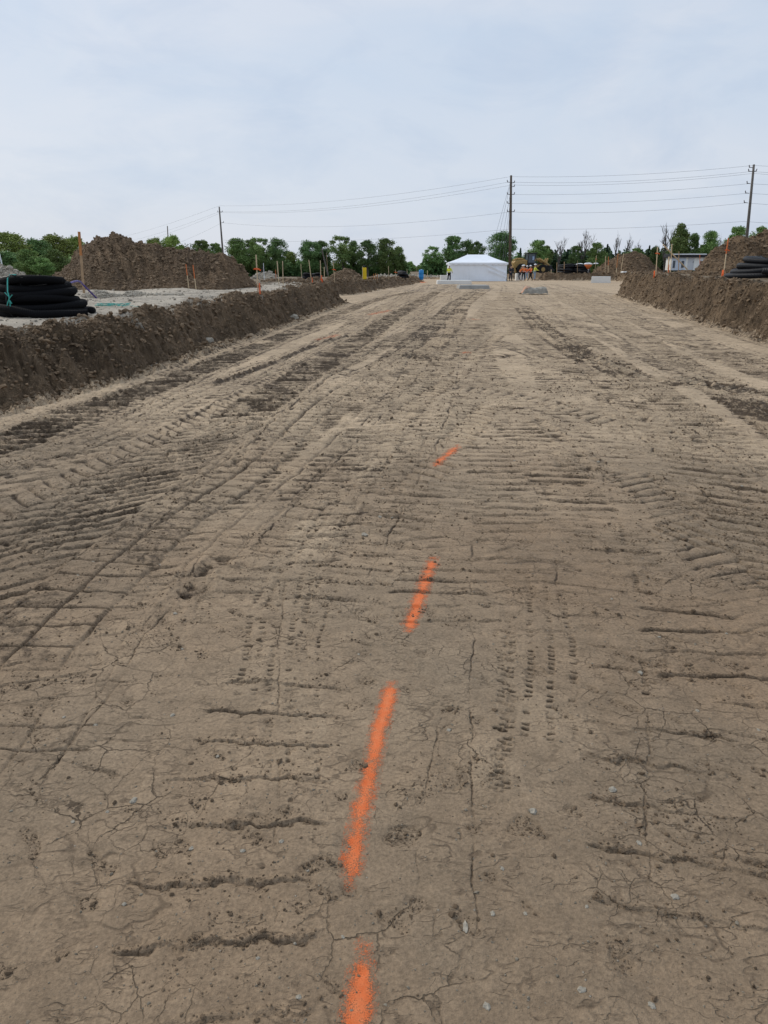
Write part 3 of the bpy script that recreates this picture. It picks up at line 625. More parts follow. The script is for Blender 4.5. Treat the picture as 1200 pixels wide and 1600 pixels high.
# ------------------------------------------------------------------ soil mounds
def mound(name, prof, Yc, label, m=M_mound, slope=.68, res=(420, 200), amp=1., seed=500, base=None, clods=3000, cs=.035, back=1.0, cat='dirt pile'):
    """prof: silhouette points in the photo at distance Yc; the pile stands on the terrain"""
    P = [pw(x, y, Yc) for x, y in prof]; xs = np.array([p.x for p in P]); zs = np.array([p.z for p in P])
    bz = base if base is not None else tz(float(xs.mean()), Yc-2)
    hmax = (zs-bz).max(); yr = hmax/slope+.6
    gx = np.linspace(xs.min()-.4, xs.max()+.4, res[0]); gy = np.linspace(Yc-yr, Yc+yr*back, res[1])
    X, Y = np.meshgrid(gx, gy)
    h = np.interp(X, xs, zs, left=bz-.3, right=bz-.3)-bz
    h = h+fbm(X*.9, X*0, seed, 3)*.10*amp
    yc = Yc+fbm(X*.35, X*0+3, seed+1, 2)*1.2
    ad = np.abs(Y-yc); hz = h-slope*np.sqrt(ad*ad+.12)+slope*.3
    hz = np.minimum(hz, h)
    g = np.clip(hz/max(.4, hmax*.3), 0, 1)
    n = fbm(X*1.1, Y*1.1, seed+2, 4, .5)*.26+fbm(X*4+Y*1.6, Y*1.2, seed+3, 4, .65)*.18+fbm(X*9, Y*9, seed+4, 3, .7)*.065
    rill = -np.abs(fbm(X*3.0+Y*1.5, Y*.4, seed+5, 3))*.30
    sc = max(.4, min(1.3, hmax/2))
    hz = hz+(n+rill+.06)*amp*g*sc
    Z = np.maximum(hz, -.25)+bz
    keep = np.maximum(hz, -.25) > -.24
    V = np.stack([X.ravel(), Y.ravel(), Z.ravel()], 1); r, c = X.shape
    a = (np.arange(r-1)[:, None]*c+np.arange(c-1)[None, :]).ravel(); q = np.stack([a, a+1, a+c+1, a+c], 1)
    q = q[keep.ravel()[q].any(axis=1)]; used = np.unique(q); mp = np.zeros(len(V), int); mp[used] = np.arange(len(used))
    V = V[used]; org = np.array([float(xs.mean()), Yc, bz])
    dm = sst(-.15, .4, fbm(V[:,0]*.9, V[:,1]*.9, seed+6, 4))*.75
    o = empty(name, tuple(org), 0, label, cat)
    b = npmesh('pile', V-org, mp[q], m, o, smooth=True, attrs={'damp': dm, 'dry': dm*0, 'crumb': dm*0+.6})
    fr = np.nonzero((V[:,2] > bz-.02))[0]
    i = fr[RS.randint(0, len(fr), clods)]; s = np.clip(RS.lognormal(math.log(cs), .55, clods), cs*.4, cs*4)
    cl = lumps('clods', V[i]-org+np.stack([0*s, 0*s, s*.2], 1), s, M_clodd if m == M_mound else M_grayrock, o)
    cl['kind'] = 'stuff'
    return lambda x, y: bz+max(0, np.interp(x, xs, zs)-bz-slope*abs(y-Yc))
M_grayrock = simple('gray_rubble', (.46, .41, .33), .9, .4, 2.)
M_grayp = dirt('gray_gravel_pile', (.54, .46, .36), (.42, .36, .28), (.15, .13, .10), cracks=False, grain=3)
lm = mound('soil_mound', [(44,456),(62,447),(78,438),(94,424),(112,403),(138,377),(150,368),(165,369),(178,366),(205,372),(215,376),(235,381),(262,385),(300,385),(318,391),(332,397),(348,397),(360,404),(375,420),(390,436),(410,458)], 30.5,
      'tall brown soil pile on the left plateau behind the tall stake', seed=510, base=.82, clods=16000, cs=.021, res=(560, 280), slope=.54)
mound('soil_mound', [(1050,448),(1075,432),(1090,420),(1112,402),(1130,388),(1150,372),(1163,364),(1178,368),(1192,366),(1210,358),(1250,345),(1300,350),(1350,380),(1420,440)], 39,
      'large brown soil pile behind the coil at the right edge', seed=530, base=1.14, clods=12000, cs=.028, res=(460, 220))
mound('soil_mound', [(915,436),(928,425),(945,413),(960,402),(972,397),(983,394),(1000,395),(1010,401),(1022,413),(1038,428),(1046,436)], 100,
      'brown soil pile behind the leaning orange stakes on the right', seed=550, base=.62, clods=5000, cs=.05, res=(200, 110))
mound('soil_mound', [(506,440),(516,432),(526,425),(540,421),(550,423),(560,430),(572,438)], 62,
      'low grey brown soil pile left of the yellow bag', seed=570, base=.62, clods=1200, cs=.05, res=(140, 90), amp=.6)
mound('sand_mound', [(392,438),(398,430),(404,426.5),(424,426),(430,429),(440,438)], 66,
      'flat topped tan pile behind the thin survey stakes at left', M_grayp, seed=590, base=.55, clods=500, cs=.05, res=(120, 70), amp=.4, cat='sand pile')
mound('gravel_mound', [(-120,440),(-60,415),(-20,414),(5,418),(20,422),(40,432),(75,440),(100,445)], 37,
      'low pale grey gravel pile at the far left behind the black coil', M_grayp, seed=610, base=.84, clods=3500, cs=.04, res=(260, 130), amp=.5, cat='gravel pile')
mound('gravel_mound', [(560,438),(585,432),(600,430),(640,430.2),(680,430),(700,432),(712,438)], 116,
      'long low grey berm in front of the trees left of the tent', M_grayp, seed=630, base=.0, clods=400, cs=.08, res=(180, 60), amp=.4, cat='gravel berm')
mound('soil_mound', [(370,462),(385,454),(400,449),(415,450),(428,454),(440,461)], 30,
      'small dark heap at the rim of the left bank behind the flagged stake', seed=650, base=.82, clods=900, cs=.03, res=(110, 70), amp=.7)
mound('soil_mound', [(395,447),(410,440),(430,436.5),(450,437),(462,440),(475,446)], 44,
      'low dark soil ridge behind the flagged stake on the left', seed=670, base=.74, clods=900, cs=.035, res=(130, 70), amp=.7)
mound('gravel_mound', [(118,470),(128,461),(140,455),(152,452),(170,457),(190,459),(204,453),(214,454),(226,458),(260,459),(300,461),(335,462),(350,468)], 22,
      'low windrow of pale gravel at the foot of the left soil pile', M_grayp, seed=690, base=.76, clods=3000, cs=.018, res=(260, 60), amp=.35, cat='gravel windrow')
# ------------------------------------------------------------------ object materials
M_wood = simple('raw_stake_wood', (.68, .53, .34), .8, .3, 9.); M_woodb = simple('weathered_stake_wood', (.44, .30, .18), .85, .3, 9.)
M_org = simple('orange_paint', (.68, .19, .06), .7, .3, 12.); M_tape = simple('orange_flagging', (.85, .16, .04), .5, .15, 12.)
M_white = simple('white_plastic', (.80, .82, .84), .5, .08, 3.); M_black = simple('black_filter_sock', (.008, .008, .009), .85, .35, 40., .5, spec=.10, bdist=.006)
M_blackp = simple('black_plastic_pipe', (.010, .010, .012), .5, .3, 30., spec=.22)
def ribs(m, n=260., dist=.006):
    nt = m.node_tree; b = nt.nodes['Principled BSDF']; tc = nd(nt, 'ShaderNodeTexCoord'); sp = nd(nt, 'ShaderNodeSeparateXYZ'); nt.links.new(tc.outputs['Object'], sp.inputs[0])
    a = mathn(nt, 'SINE', mathn(nt, 'MULTIPLY', mathn(nt, 'ARCTAN2', sp.outputs['Y'], sp.outputs['X']), n)); bp = nd(nt, 'ShaderNodeBump'); bp.inputs['Strength'].default_value = .9; bp.inputs['Distance'].default_value = dist
    nt.links.new(a, bp.inputs['Height']); old = b.inputs['Normal'].links
    if old: nt.links.new(old[0].from_socket, bp.inputs['Normal'])
    nt.links.new(bp.outputs['Normal'], b.inputs['Normal'])
ribs(M_black, 170., .003); ribs(M_blackp, 150., .004)
M_teal = simple('teal_twine', (.07, .42, .36), .7, .3, 60.); M_purple = simple('purple_hose', (.10, .07, .28), .5, .2, 20.)
M_conc = simple('concrete', (.42, .41, .38), .9, .3, 5., .5, bdist=.02); M_concl = simple('pale_concrete', (.78, .77, .73), .9, .08, 1.2, .1)
M_yel = simple('machine_yellow', (.46, .30, .11), .6, .35, 3.); M_dark = simple('dark_metal', (.03, .03, .033), .6, .3, 4.)
M_glass = simple('tinted_glass', (.05, .07, .09), .12, .1, 2., spec=.6); M_rub = simple('tyre_rubber', (.022, .021, .02), .9, .4, 5.)
M_pole = simple('weathered_pole', (.15, .115, .085), .9, .45, 4.); M_poled = simple('grey_pole', (.17, .15, .13), .9, .35, 4.)
M_wire = simple('wire', (.22, .23, .25), .6, .1, 1.); M_brown = simple('insulator', (.10, .08, .075), .4, .1, 2.)
# ------------------------------------------------------------------ coils of drain pipe
def coil(loc, R, r, layers, label, m=M_black, turns=3, rz=0., tie=None, seed=1, shrink=.035, group=None, lab2=True, lean=0.):
    rs = random.Random(seed); o = empty('pipe_coil', loc, rz, label, 'pipe coil', group)
    P = []; z0 = r*.95; N = 40
    ph = [rs.uniform(0, 6.3) for _ in range(layers)]
    for L in range(layers):
        for k in range(turns*N):
            th = 2*math.pi*k/N; f = k/(turns*N)
            rr = (R-r-L*shrink*R*.9)-(f if L % 2 == 0 else 1-f)*(turns-1)*r*1.85
            rr *= 1+(.02*L if 0 else 0)+.035*math.sin(2*th+ph[L])+.02*math.sin(3*th+ph[L]*2)
            zz = z0+L*r*1.58+.34*r*math.sin(th+ph[L])*(1 if L else .3)+.26*r*math.sin(2*th+1.7*ph[L])*(1 if L else .3)
            blend = min(1., k/(N*.35)) if L else 1
            zz -= (1-blend)*r*1.72
            P.append((rr*math.cos(th)-lean*L, rr*math.sin(th), zz))
    # the loose outer end
    tail = [((R-r*.6)*math.cos(t)*1.0+max(0, -t)*0, (R-r*.6)*math.sin(t), r*.95) for t in (-1.3, -1.0, -.7)]
    tail = [(R*.25, -R*1.02, r*.98), (R*.55, -R*.99, r*.98), (R*.85, -R*.88, r*.98), (R*1.17, -R*.70, r*.98)]
    MB().tube(P, r, 9).build('pipe', m, o, smooth=True)
    if lab2: MB().tube([(-R*.5, -R*.92, r*2.6), (-R*.1, -R*1.02, r*1.9)]+tail, r*.98, 9).build('pipe_end', m, o, smooth=True)
    if tie:
        a = tie; H = r*.95+(layers-1)*r*1.58+r
        pts = []
        Ro = R*1.03; Ri = R-turns*r*1.9
        for (q, h) in ((Ri, H*.5), (Ri+.04, H*1.0), ((Ri+Ro)/2, H*1.06), (R*.88, H*1.02), (R*.97, H*.75), (Ro, H*.45), (Ro, H*.2), (Ro-.1, .02)):
            pts.append((q*math.cos(a), q*math.sin(a), h))
        MB().tube(pts, .009, 6).build('black_strap', M_dark, o)
        a2 = a-.06; pts = [(q*math.cos(a2+j*.03), q*math.sin(a2+j*.03), h) for j, (q, h) in enumerate(((R*.62, H*1.06), (R*.80, H*1.06), (R*.90, H*.98), (R*.96, H*.82), (R*1.02, H*.66), (R*1.04, H*.5)))]
        b = pts[-1]; t_ = Vector((-math.sin(a2), math.cos(a2), 0))
        lp = [Vector(b)+t_*x+Vector((0, 0, zz)) for x, zz in ((0,0),(-.06,-.09),(-.1,-.17),(-.06,-.2),(-.01,-.15),(.0,-.04),(.03,-.1))]
        MB().tube(pts+lp, .011, 6).tube([Vector(b)+Vector((0,0,.02)), Vector(b)-t_*.09+Vector((0,0,.10))], .008, 5).tube([Vector(b), Vector(b)+t_*.08+Vector((0,0,.06))], .008, 5).build('twine', M_teal, o)
    return o
x, y, zz = ground_at(72, 497)
coil((x-.42, y+.93, tz(x, y+.5)+.0), .94, .074, 6, 'big black fabric wrapped pipe coil tied with teal twine on the left gravel', tie=-1.86, seed=4, shrink=.06, lean=.03)
x, y, zz = ground_at(1170, 434)
coil((pw(1192, 433, 31).x, 31, tz(pw(1192, 433, 31).x, 31)-.02), 1.5, .125, 4, 'big black plastic pipe coil on the right plateau in front of the large soil pile', M_blackp, turns=4, seed=9, shrink=.10, lean=-.04)
for px, py, R, lay, lb in ((479,438,.44,4,'small distant black pipe coil, left one of two side by side'),(493.5,438,.42,4,'small distant black pipe coil, right one of two side by side'),
                       (629,437,.62,3,'distant black pipe coil at the end of the left plateau'),(888,427,1.25,5,'distant black pipe coil left of the white covered one'),
                       (912,426.5,1.2,5,'distant black pipe coil with white cover, left of the orange bag')):
    x, y, zz = ground_at(px, py)
    if px < 600: y = 58.; x = pw(px, py, y).x
    coil((x, y+R, tz(x, y+R)+(.12 if px > 800 else 0)), R, .07 if px < 600 else .125, lay, lb, M_blackp, turns=3, seed=int(px), lab2=False)
# covers on the far coils
def cushion(px, py, w, h, label, m, name='cover', cat='cover', Y=None, zb=None, n=14):
    b = pw(px, py, Y); V = []; F = []
    for i in range(n+1):
        for j in range(n+1):
            u, v = i/n*2-1, j/n*2-1; q = max(0, 1-(abs(u)**2.4))*max(0, 1-abs(v)**2.4)
            V.append((u*w/2, v*w*.35, h*q**.45+.01*math.sin(7*u+5*v)))
    for i in range(n):
        for j in range(n): F.append((i*(n+1)+j, (i+1)*(n+1)+j, (i+1)*(n+1)+j+1, i*(n+1)+j+1))
    o = MB().add(V, F).build(name, m, None, smooth=True, loc=(b.x, b.y, b.z)); so = o.modifiers.new('Solid', 'SOLIDIFY'); so.thickness = .03
    return tag(o, label, cat)
x, y, zz = ground_at(914, 426.5)
cushion(905.5, 413.5, .95, .16, 'white domed cover lying on the black coils, left one', M_white, Y=y+1)
cushion(919, 413, 1.0, .19, 'white domed cover above the orange bag', M_white, Y=y+.9)
cushion(931, 412.3, .6, .12, 'small white domed cover right of the orange bag', M_white, Y=y+.9)
b = pw(919, 413.4, y+.4); bg = empty('bag', (b.x, b.y, b.z), 0, 'orange tapered bag hanging under the white cover by the black coils', 'bag')
MB().tube([(0,0,0),(0,0,-.18),(.02,0,-.38),(.06,0,-.55)], [.50,.44,.22,.06], 12).build('sack', M_org, bg, smooth=True)
MB().tube([(.06,0,-.50),(.06,0,-.62),(.05,0,-.95)], [.07,.06,.05], 8).build('spout', M_white, bg, smooth=True)
# purple hose and twine on the gravel
x, y, zz = ground_at(110, 452)
pts = [pw(97, 452, 17.3), pw(103, 446.5, 17.6), pw(109, 442.5, 18.), pw(115, 440.2, 18.5), pw(121, 439.2, 19.), pw(126, 440.5, 19.6), pw(130, 445, 20)]
ho = MB().tube([p-Vector((0, 0, 0)) for p in [Vector((pts[0].x, pts[0].y, tz(pts[0].x, pts[0].y)-.02))]+pts+[Vector((pts[-1].x+.2, pts[-1].y+.3, tz(pts[-1].x, pts[-1].y)-.02))]], .024, 8).build('hose', M_purple, None, smooth=True)
tag(ho, 'purple hose arching out of the ground behind the black coil', 'hose')
x, y, zz = ground_at(172, 478); pts = []
for k in range(46):
    an = k*.7; rr = .16+.12*math.sin(k*1.3); pts.append((x+rr*1.5*math.cos(an)+.15*math.sin(k*.21), y+rr*2.2*math.sin(an), tz(x, y)+.03+.02*math.sin(k*2.1)))
tag(MB().tube(pts, .006, 5).build('twine_tangle', M_teal), 'tangle of teal twine lying on the left gravel path', 'twine')
x, y, zz = ground_at(198, 479); pts = [(x+.04*k, y+.10*math.sin(k*.8), tz(x+.04*k, y)+.02) for k in range(-6, 12)]
tag(MB().tube(pts, .004, 5).build('twine_strand', M_teal), 'thin teal strand of twine right of the tangle', 'twine')
# ------------------------------------------------------------------ stakes
M_tip = simple('faded_orange_paint', (.50, .21, .075), .8, .35, 14.)
def stake(bx, by, tx, ty, label, w=.05, m=None, tip=None, flag=None, card=None, Y=None, tape=0, base_z=None):
    m = m or M_wood
    if Y is None: X, Y, zb = ground_at(bx, by)
    else: X = pw(bx, by, Y).x; zb = base_z if base_z is not None else tz(X, Y)
    top = pw(tx, ty, Y); o = empty('survey_stake', (X, Y, zb), 0, label, 'stake', 'wooden survey stakes round the site')
    t = Vector((top.x-X, .0, top.z-zb)); L = t.length; R = t.to_track_quat('Z', 'Y').to_matrix()
    def seg(a, b, ww, th, mm, nm): MB().box(t*((a+b)/2), (ww, th, L*(b-a)), R).build(nm, mm, o, bevel=.003)
    lo = -.35/L
    if tip: seg(lo, tip, w, w*.5, m, 'post'); seg(tip, 1., w*1.04, w*.54, M_tip if w > .09 else M_org, 'painted_tip')
    else: seg(lo, 1., w, w*.5, m, 'post')
    if flag:
        p = t*flag; c = random.uniform(-1, 1)
        MB().box(p, (w*1.7, w*1.3, .05), R).box(p+Vector((w*1.4, -.01, -.02)), (w*1.8, .006, .04), Euler((0, .5, c)).to_matrix()).box(p+Vector((-w*1.2, -.01, .0)), (w*1.2, .006, .03), Euler((0, -.3, c)).to_matrix()).build('flagging', M_tape, o)
    if card:
        dx, ch, cw = card; p = t*(ch*.5/L)+Vector((dx, -.04, .0))
        MB().box(p, (cw, .02, ch), R).box(p+Vector((0, .0, -ch*.4)), (cw*.35, .03, ch*.8)).build('marker_board', M_tape, o, bevel=.004)
    return o
stake(131,456,123.5,362,'tallest brown wooden stake, beside the big left soil pile',.095,M_woodb,tip=.62,Y=24)
stake(294.5,447,290.5,413,'orange tipped stake on the left soil pile, left one of the pair',.04,tip=.45,Y=27.2,base_z=1.0)
stake(306,449,301.5,414,'orange tipped stake on the left soil pile, right one of the pair',.045,tip=.4,Y=26.8,base_z=.9)
stake(403.5,459,400,398,'tall pale stake on the left bank rim with orange flagging and orange foot board',.055,flag=.64,card=(.06,.30,.12))
stake(413,437,411.5,411,'thin pale stake with a bent top behind the flagged one',.06,M_white)
stake(436,446,433,408,'pale wooden stake, left one of two close together on the left plateau',.06)
stake(442.5,445.5,441.5,408,'pale wooden stake, right one of two close together on the left plateau',.055)
stake(431.5,441,430.5,421,'short orange stake between the two taller pale ones and the tan pile',.05,tip=.3)
stake(471.5,436,470,412,'short wooden stake just left of the twin coils',.07)
stake(487,442,482.5,406,'leaning wooden stake in front of the twin coils',.06,card=(.05,.22,.12))
stake(501.5,441,500.5,407,'upright wooden stake right of the twin coils',.06,card=(.04,.28,.3))
stake(507,440,506.5,417,'short stake right of the coils, left of the leaning pole',.06)
stake(513,430,510,396,'tall grey stake by the leaning pole',.07,M_woodb)
stake(523,441,520.5,409,'wooden stake with orange flagging at the left pit corner',.06,flag=.62)
stake(567,437,566,416,'thin stake attached beside the yellow bag',.06)
for i,(a,lb) in enumerate(((583.5,'leftmost of three short orange stakes right of the yellow bag'),(586.5,'middle one of three short orange stakes right of the yellow bag'),(589.5,'rightmost of three short orange stakes right of the yellow bag'))):
    stake(a,438,a+.3,428-i%2,lb,.1,tip=.2)
stake(607.5,437,607,416,'pale stake left of the distant round coil, standing alone',.08)
stake(618.5,437.5,617.8,421,'pale stake immediately left of the distant round coil',.08,flag=.7)
stake(636.5,436,636,421,'pale stake immediately right of the distant round coil',.07)
stake(642,436,639.5,427,'short leaning stake right of the distant round coil',.06)
stake(651,436,650.4,416,'very thin stake left of the blue barrel',.05,M_woodb)
stake(667.3,436,668,422.5,'short tan stake right of the blue barrel',.12)
stake(869.8,428,870.3,410,'pale stake on the far right bank, nearer the yellow machine',.1,M_woodb)
stake(881.3,428,881.8,409,'pale stake on the far right bank, next to the black coils',.12,M_woodb)
stake(861,428,861.3,421,'short pale post just right of the machine bucket',.12)
stake(902.2,426,902.3,407,'thin dark stake standing behind the black coils',.05,M_woodb)
stake(929,427,932,399,'pale stake rising right of the orange bag',.07,flag=.8,Y=93)
stake(945.2,428,946.4,400,'pale upright stake, left one of the close pair before the right soil pile',.08,Y=93)
stake(950.2,428,950.8,401,'orange tinted upright stake, right one of the close pair before the right soil pile',.09,tip=.5,Y=93)
stake(962.8,427,965.7,396,'leaning bright orange stake before the right soil pile',.12,tip=.3,Y=93)
stake(969.8,426,974.6,396,'leaning plain stake right of the bright orange one',.09,Y=93)
stake(1024.5,433,1027.5,386,'pale stake with crossed flagging right of the far soil pile',.055,flag=.79,card=(-.09,.25,.13))
stake(1043.2,427,1045.5,401,'orange based stake at the left corner of the site trailer',.09,card=(.02,.5,.12))
stake(1047.5,427,1050,381,'tall pale stake holding the slanted brace board',.09)
stake(1060,426,1061,393,'thin stake before the blue end of the trailer',.06,M_woodb)
stake(1093.8,424,1093.5,398,'reddish stake in front of the trailer window',.06,tip=.3)
stake(1130,433,1138,372,'tall leaning orange stake beside the right black coil',.06,tip=.6,flag=.70,card=(-.06,.30,.18))
# slanted brace and leaning pole
_, yb, _ = ground_at(1047.5, 427)
a, b = pw(1036, 382, yb-.3), pw(1074, 421, yb-.3); t = b-a
tag(MB().box((0, 0, 0), (.20, .06, t.length), t.to_track_quat('Z', 'Y').to_matrix()).build('brace_board', M_wood, None, bevel=.005, loc=(a+b)/2), 'long slanted board leaning on the tall stake in front of the trailer', 'board')
a, b = pw(502.5, 388, 66), pw(512.5, 430, 66)
tag(MB().tube([Vector((0,0,0)), b-a], [.05, .08], 7).build('leaning_pole', M_poled, None, loc=a), 'grey pole leaning left above the distant twin coils', 'pole')
x = pw(2, 418, 42)
tag(MB().tube([(0,0,-.5),(-.12,0,1.1)], .035, 7).build('marker_post', M_white, None, loc=(pw(5,417,42).x, 42, tz(pw(5,417,42).x, 42)+.8)), 'thin white post on the grey gravel pile at the far left', 'post')
# yellow bag on stake, blue barrel, drum
x, y, zz = ground_at(569.5, 437.5); o = empty('marker_bag', (x, y, zz), 0, 'bright yellow upright bag next to a thin stake on the left plateau', 'bag')
MB().box((0, 0, .40), (.30, .22, .80), None, .94).build('sack', simple('yellow_plastic', (.80,.56,.02), .5, .15, 3.), o, bevel=.04)
MB().tube([(0,0,.79),(.0,0,.86),(0,0,.95)], [.10,.05,.08], 8).build('tied_neck', M_dark, o, smooth=True)
x, y, zz = ground_at(658, 437.5); o = empty('barrel', (x, y, zz), 0, 'bright blue barrel standing at the end of the left plateau', 'barrel')
MB().tube([(0,0,0),(0,0,.05),(0,0,.3),(0,0,.33),(0,0,.36),(0,0,.7),(0,0,.73),(0,0,.76),(0,0,1.02),(0,0,1.06)], [.24,.26,.27,.285,.27,.27,.285,.27,.26,.22], 16).build('drum', simple('blue_plastic', (.03,.25,.58), .45, .1, 3.), o, smooth=True)
MB().tube([(0,0,1.05),(0,0,1.12)], .08, 10).build('cap', M_white, o)
# ------------------------------------------------------------------ concrete pieces
def block(px0, px1, py0, py1, dep, label, m=M_conc, taper=.86, Y=None, name='concrete_block', cat='concrete block', rz=0., bev=.03, rough=.0):
    if Y is None: _, Y = at0((px0+px1)/2, py1)
    a = pw(px0, py1, Y); b = pw(px1, py1, Y); c = pw(px0, py0, Y+dep*.2); z0 = tz((a.x+b.x)/2, Y+dep/2)
    w = b.x-a.x; h = max(.08, c.z-z0); mb = MB().box((0, 0, h/2-.04), (w, dep, h+.08), None, taper)
    o = mb.build(name, m, None, bevel=bev, loc=((a.x+b.x)/2, Y+dep/2, z0), rot=rz); return tag(o, label, cat)
block(925,955,432,442,.7,'grey trapezoid concrete block standing below the far right bank',M_concl,.95,rz=-.30)
block(806,820,427,438,.8,'pale concrete block behind the workers beside the tent',M_concl,.97)
block(688,703,430,438,.8,'pale concrete block behind the yellow vest worker left of the tent',M_concl,.97,Y=88)
block(683,737,438,444.5,1.4,'long low pale concrete slab before the left corner of the tent',M_concl,.98,Y=73)
block(717,766,445.5,451,2.2,'flat grey concrete slab half buried in front of the tent',simple('grey_slab',(.42,.41,.38),.85,.3,2.),.93,Y=57)
# broken slab with orange paint
def slab():
    Y = 45.5; a, b = pw(815, 458, Y), pw(856, 458, Y); w = b.x-a.x; z0 = tz((a.x+b.x)/2, Y); V = []; F = []
    o = empty('concrete_slab', ((a.x+b.x)/2, Y+.4, z0), .06, 'broken grey concrete lump with orange paint on its left end', 'concrete slab')
    n, mm = 16, 8; rs = random.Random(5)
    top = lambda u: .50*min(1, (u+.04)*5)*(.9+.1*math.sin(u*9))*(1-.12*u)
    for i in range(n+1):
        u = i/n
        for j in range(mm+1):
            v = j/mm; ed = min(1, 4*v, 4*(1-v)); e = min(1, 14*(1-u)+.2)
            V.append(((u-.5)*w, (v-.5)*.9, top(u)*(.15+.85*ed**.4)*(.2+.8*e**.5)+rs.uniform(-.02, .02)))
    for i in range(n):
        for j in range(mm): F.append((i*(mm+1)+j, (i+1)*(mm+1)+j, (i+1)*(mm+1)+j+1, i*(mm+1)+j+1))
    MB().add(V, F).build('lump', simple('rubble_concrete', (.42,.39,.33), .95, .45, 5., .6, bdist=.04), o)
    V2 = [(v[0], v[1]-.012, v[2]+.006) for v in V]; k = 5; F2 = [f for q, f in enumerate(F) if q//mm < k and 1 <= q % mm <= 4]
    MB().add(V2, F2).build('paint_patch', simple('faded_orange', (.62,.26,.12), .8, .4, 6., c2=(.42,.33,.26)), o)
slab()
i_ = [(1000,424.5,1.2),(978,425,1.1)]
for px, py, w in i_:
    x, y, zz = ground_at(px, py)
    tag(MB().box((0,0,.05),(w,.6,.12),None,.8).build('stone_slab', M_concl, None, bevel=.02, loc=(x, y, tz(x, y)), rot=.2), 'pale flat stone %s on the right plateau' % ('right of the leaning stakes' if px > 990 else 'at the foot of the leaning stakes'), 'stone')
# ------------------------------------------------------------------ tent
def tent():
    Y = 87.5; a = pw(703.5, 440, Y); b = pw(792, 437, Y); w = b.x-a.x; dep = 5.6; zb = .02; eave = 2.02+.0; 
    o = empty('marquee_tent', (a.x+w/2, Y+dep/2, zb), -.03, 'white marquee tent with hipped roof and closed creased walls', 'tent')
    hw, hd = w/2, dep/2; m = simple('tent_fabric', (.86, .90, .96), .5, .07, .9, .35, bdist=.15)
    def wall(p0, p1, seed, crease=False):
        n, k = 60, 14; V = []; F = []; p0 = Vector(p0); p1 = Vector(p1); t = (p1-p0); nrm = Vector((t.y, -t.x, 0)).normalized()
        for i in range(n+1):
            for j in range(k+1):
                u, v = i/n, j/k; q = math.sin(u*38+seed)*.02+math.sin(u*13+v*3+seed)*.035*(1-v)
                if crease: q += .16*math.exp(-((v-(.95-1.5*(u-.62)))/.045)**2)*(u > .58)+.12*math.exp(-((v-(.6-1.2*(u-.68)))/.05)**2)*(u > .66)-.05*math.exp(-((u-.33)/.012)**2)
                q += .10*(1-v)**2
                V.append(p0+t*u+nrm*q+Vector((0, 0, eave*v)))
        for i in range(n):
            for j in range(k): F.append((i*(k+1)+j, (i+1)*(k+1)+j, (i+1)*(k+1)+j+1, i*(k+1)+j+1))
        MB().add(V, F).build('side_wall', m, o, smooth=True)
    wall((-hw, -hd, 0), (hw, -hd, 0), 1, True); wall((hw, -hd, 0), (hw, hd, 0), 2); wall((hw, hd, 0), (-hw, hd, 0), 3); wall((-hw, hd, 0), (-hw, -hd, 0), 4)
    # hipped roof, slightly sagging, with a short ridge
    e = .12; rz = 2.95; rl = w*.165; V = []; F = []; n, k = 30, 12
    C = [(-hw-e, -hd-e), (hw+e, -hd-e), (hw+e, hd+e), (-hw-e, hd+e)]; Rg = [(-rl, 0), (rl, 0), (rl, 0), (-rl, 0)]
    for s in range(4):
        c0, c1, r0, r1 = C[s], C[(s+1) % 4], Rg[s], Rg[(s+1) % 4]; b0 = len(V)
        for i in range(n+1):
            for j in range(k+1):
                u, v = i/n, j/k
                x0 = (c0[0]+(c1[0]-c0[0])*u, c0[1]+(c1[1]-c0[1])*u); x1 = (r0[0]+(r1[0]-r0[0])*u, r0[1]+(r1[1]-r0[1])*u)
                zz = eave+.02+(rz-eave)*v-.10*math.sin(math.pi*v)*(.5+.5*math.sin(math.pi*u))
                V.append((x0[0]+(x1[0]-x0[0])*v, x0[1]+(x1[1]-x0[1])*v, zz))
        for i in range(n):
            for j in range(k): F.append((b0+i*(k+1)+j, b0+(i+1)*(k+1)+j, b0+(i+1)*(k+1)+j+1, b0+i*(k+1)+j+1))
    MB().add(V, F).build('roof', m, o, smooth=True)
    for s in range(4):
        V = []; F = []; c0, c1 = C[s], C[(s+1) % 4]; nn = 72
        for i in range(nn+1):
            u = i/nn; x_, y_ = c0[0]+(c1[0]-c0[0])*u, c0[1]+(c1[1]-c0[1])*u
            V += [(x_*1.003, y_*1.003, eave+.03), (x_*1.005, y_*1.005, eave-.15-.07*abs(math.sin(u*math.pi*12)))]
        for i in range(nn): F.append((2*i, 2*i+1, 2*i+3, 2*i+2))
        MB().add(V, F).build('valance', m, o)
    for sx in (-1, 1):
        for sy in (-1, 1): MB().tube([(sx*(hw-.05), sy*(hd-.05), -.1), (sx*(hw-.05), sy*(hd-.05), eave)], .03, 8).build('tent_pole', M_white, o)
    for sx in (-1, 1): MB().tube([(sx*rl*1.0, 0, rz), (sx*rl, 0, rz+.12)], .035, 8).build('ridge_cap', M_white, o)
tent()
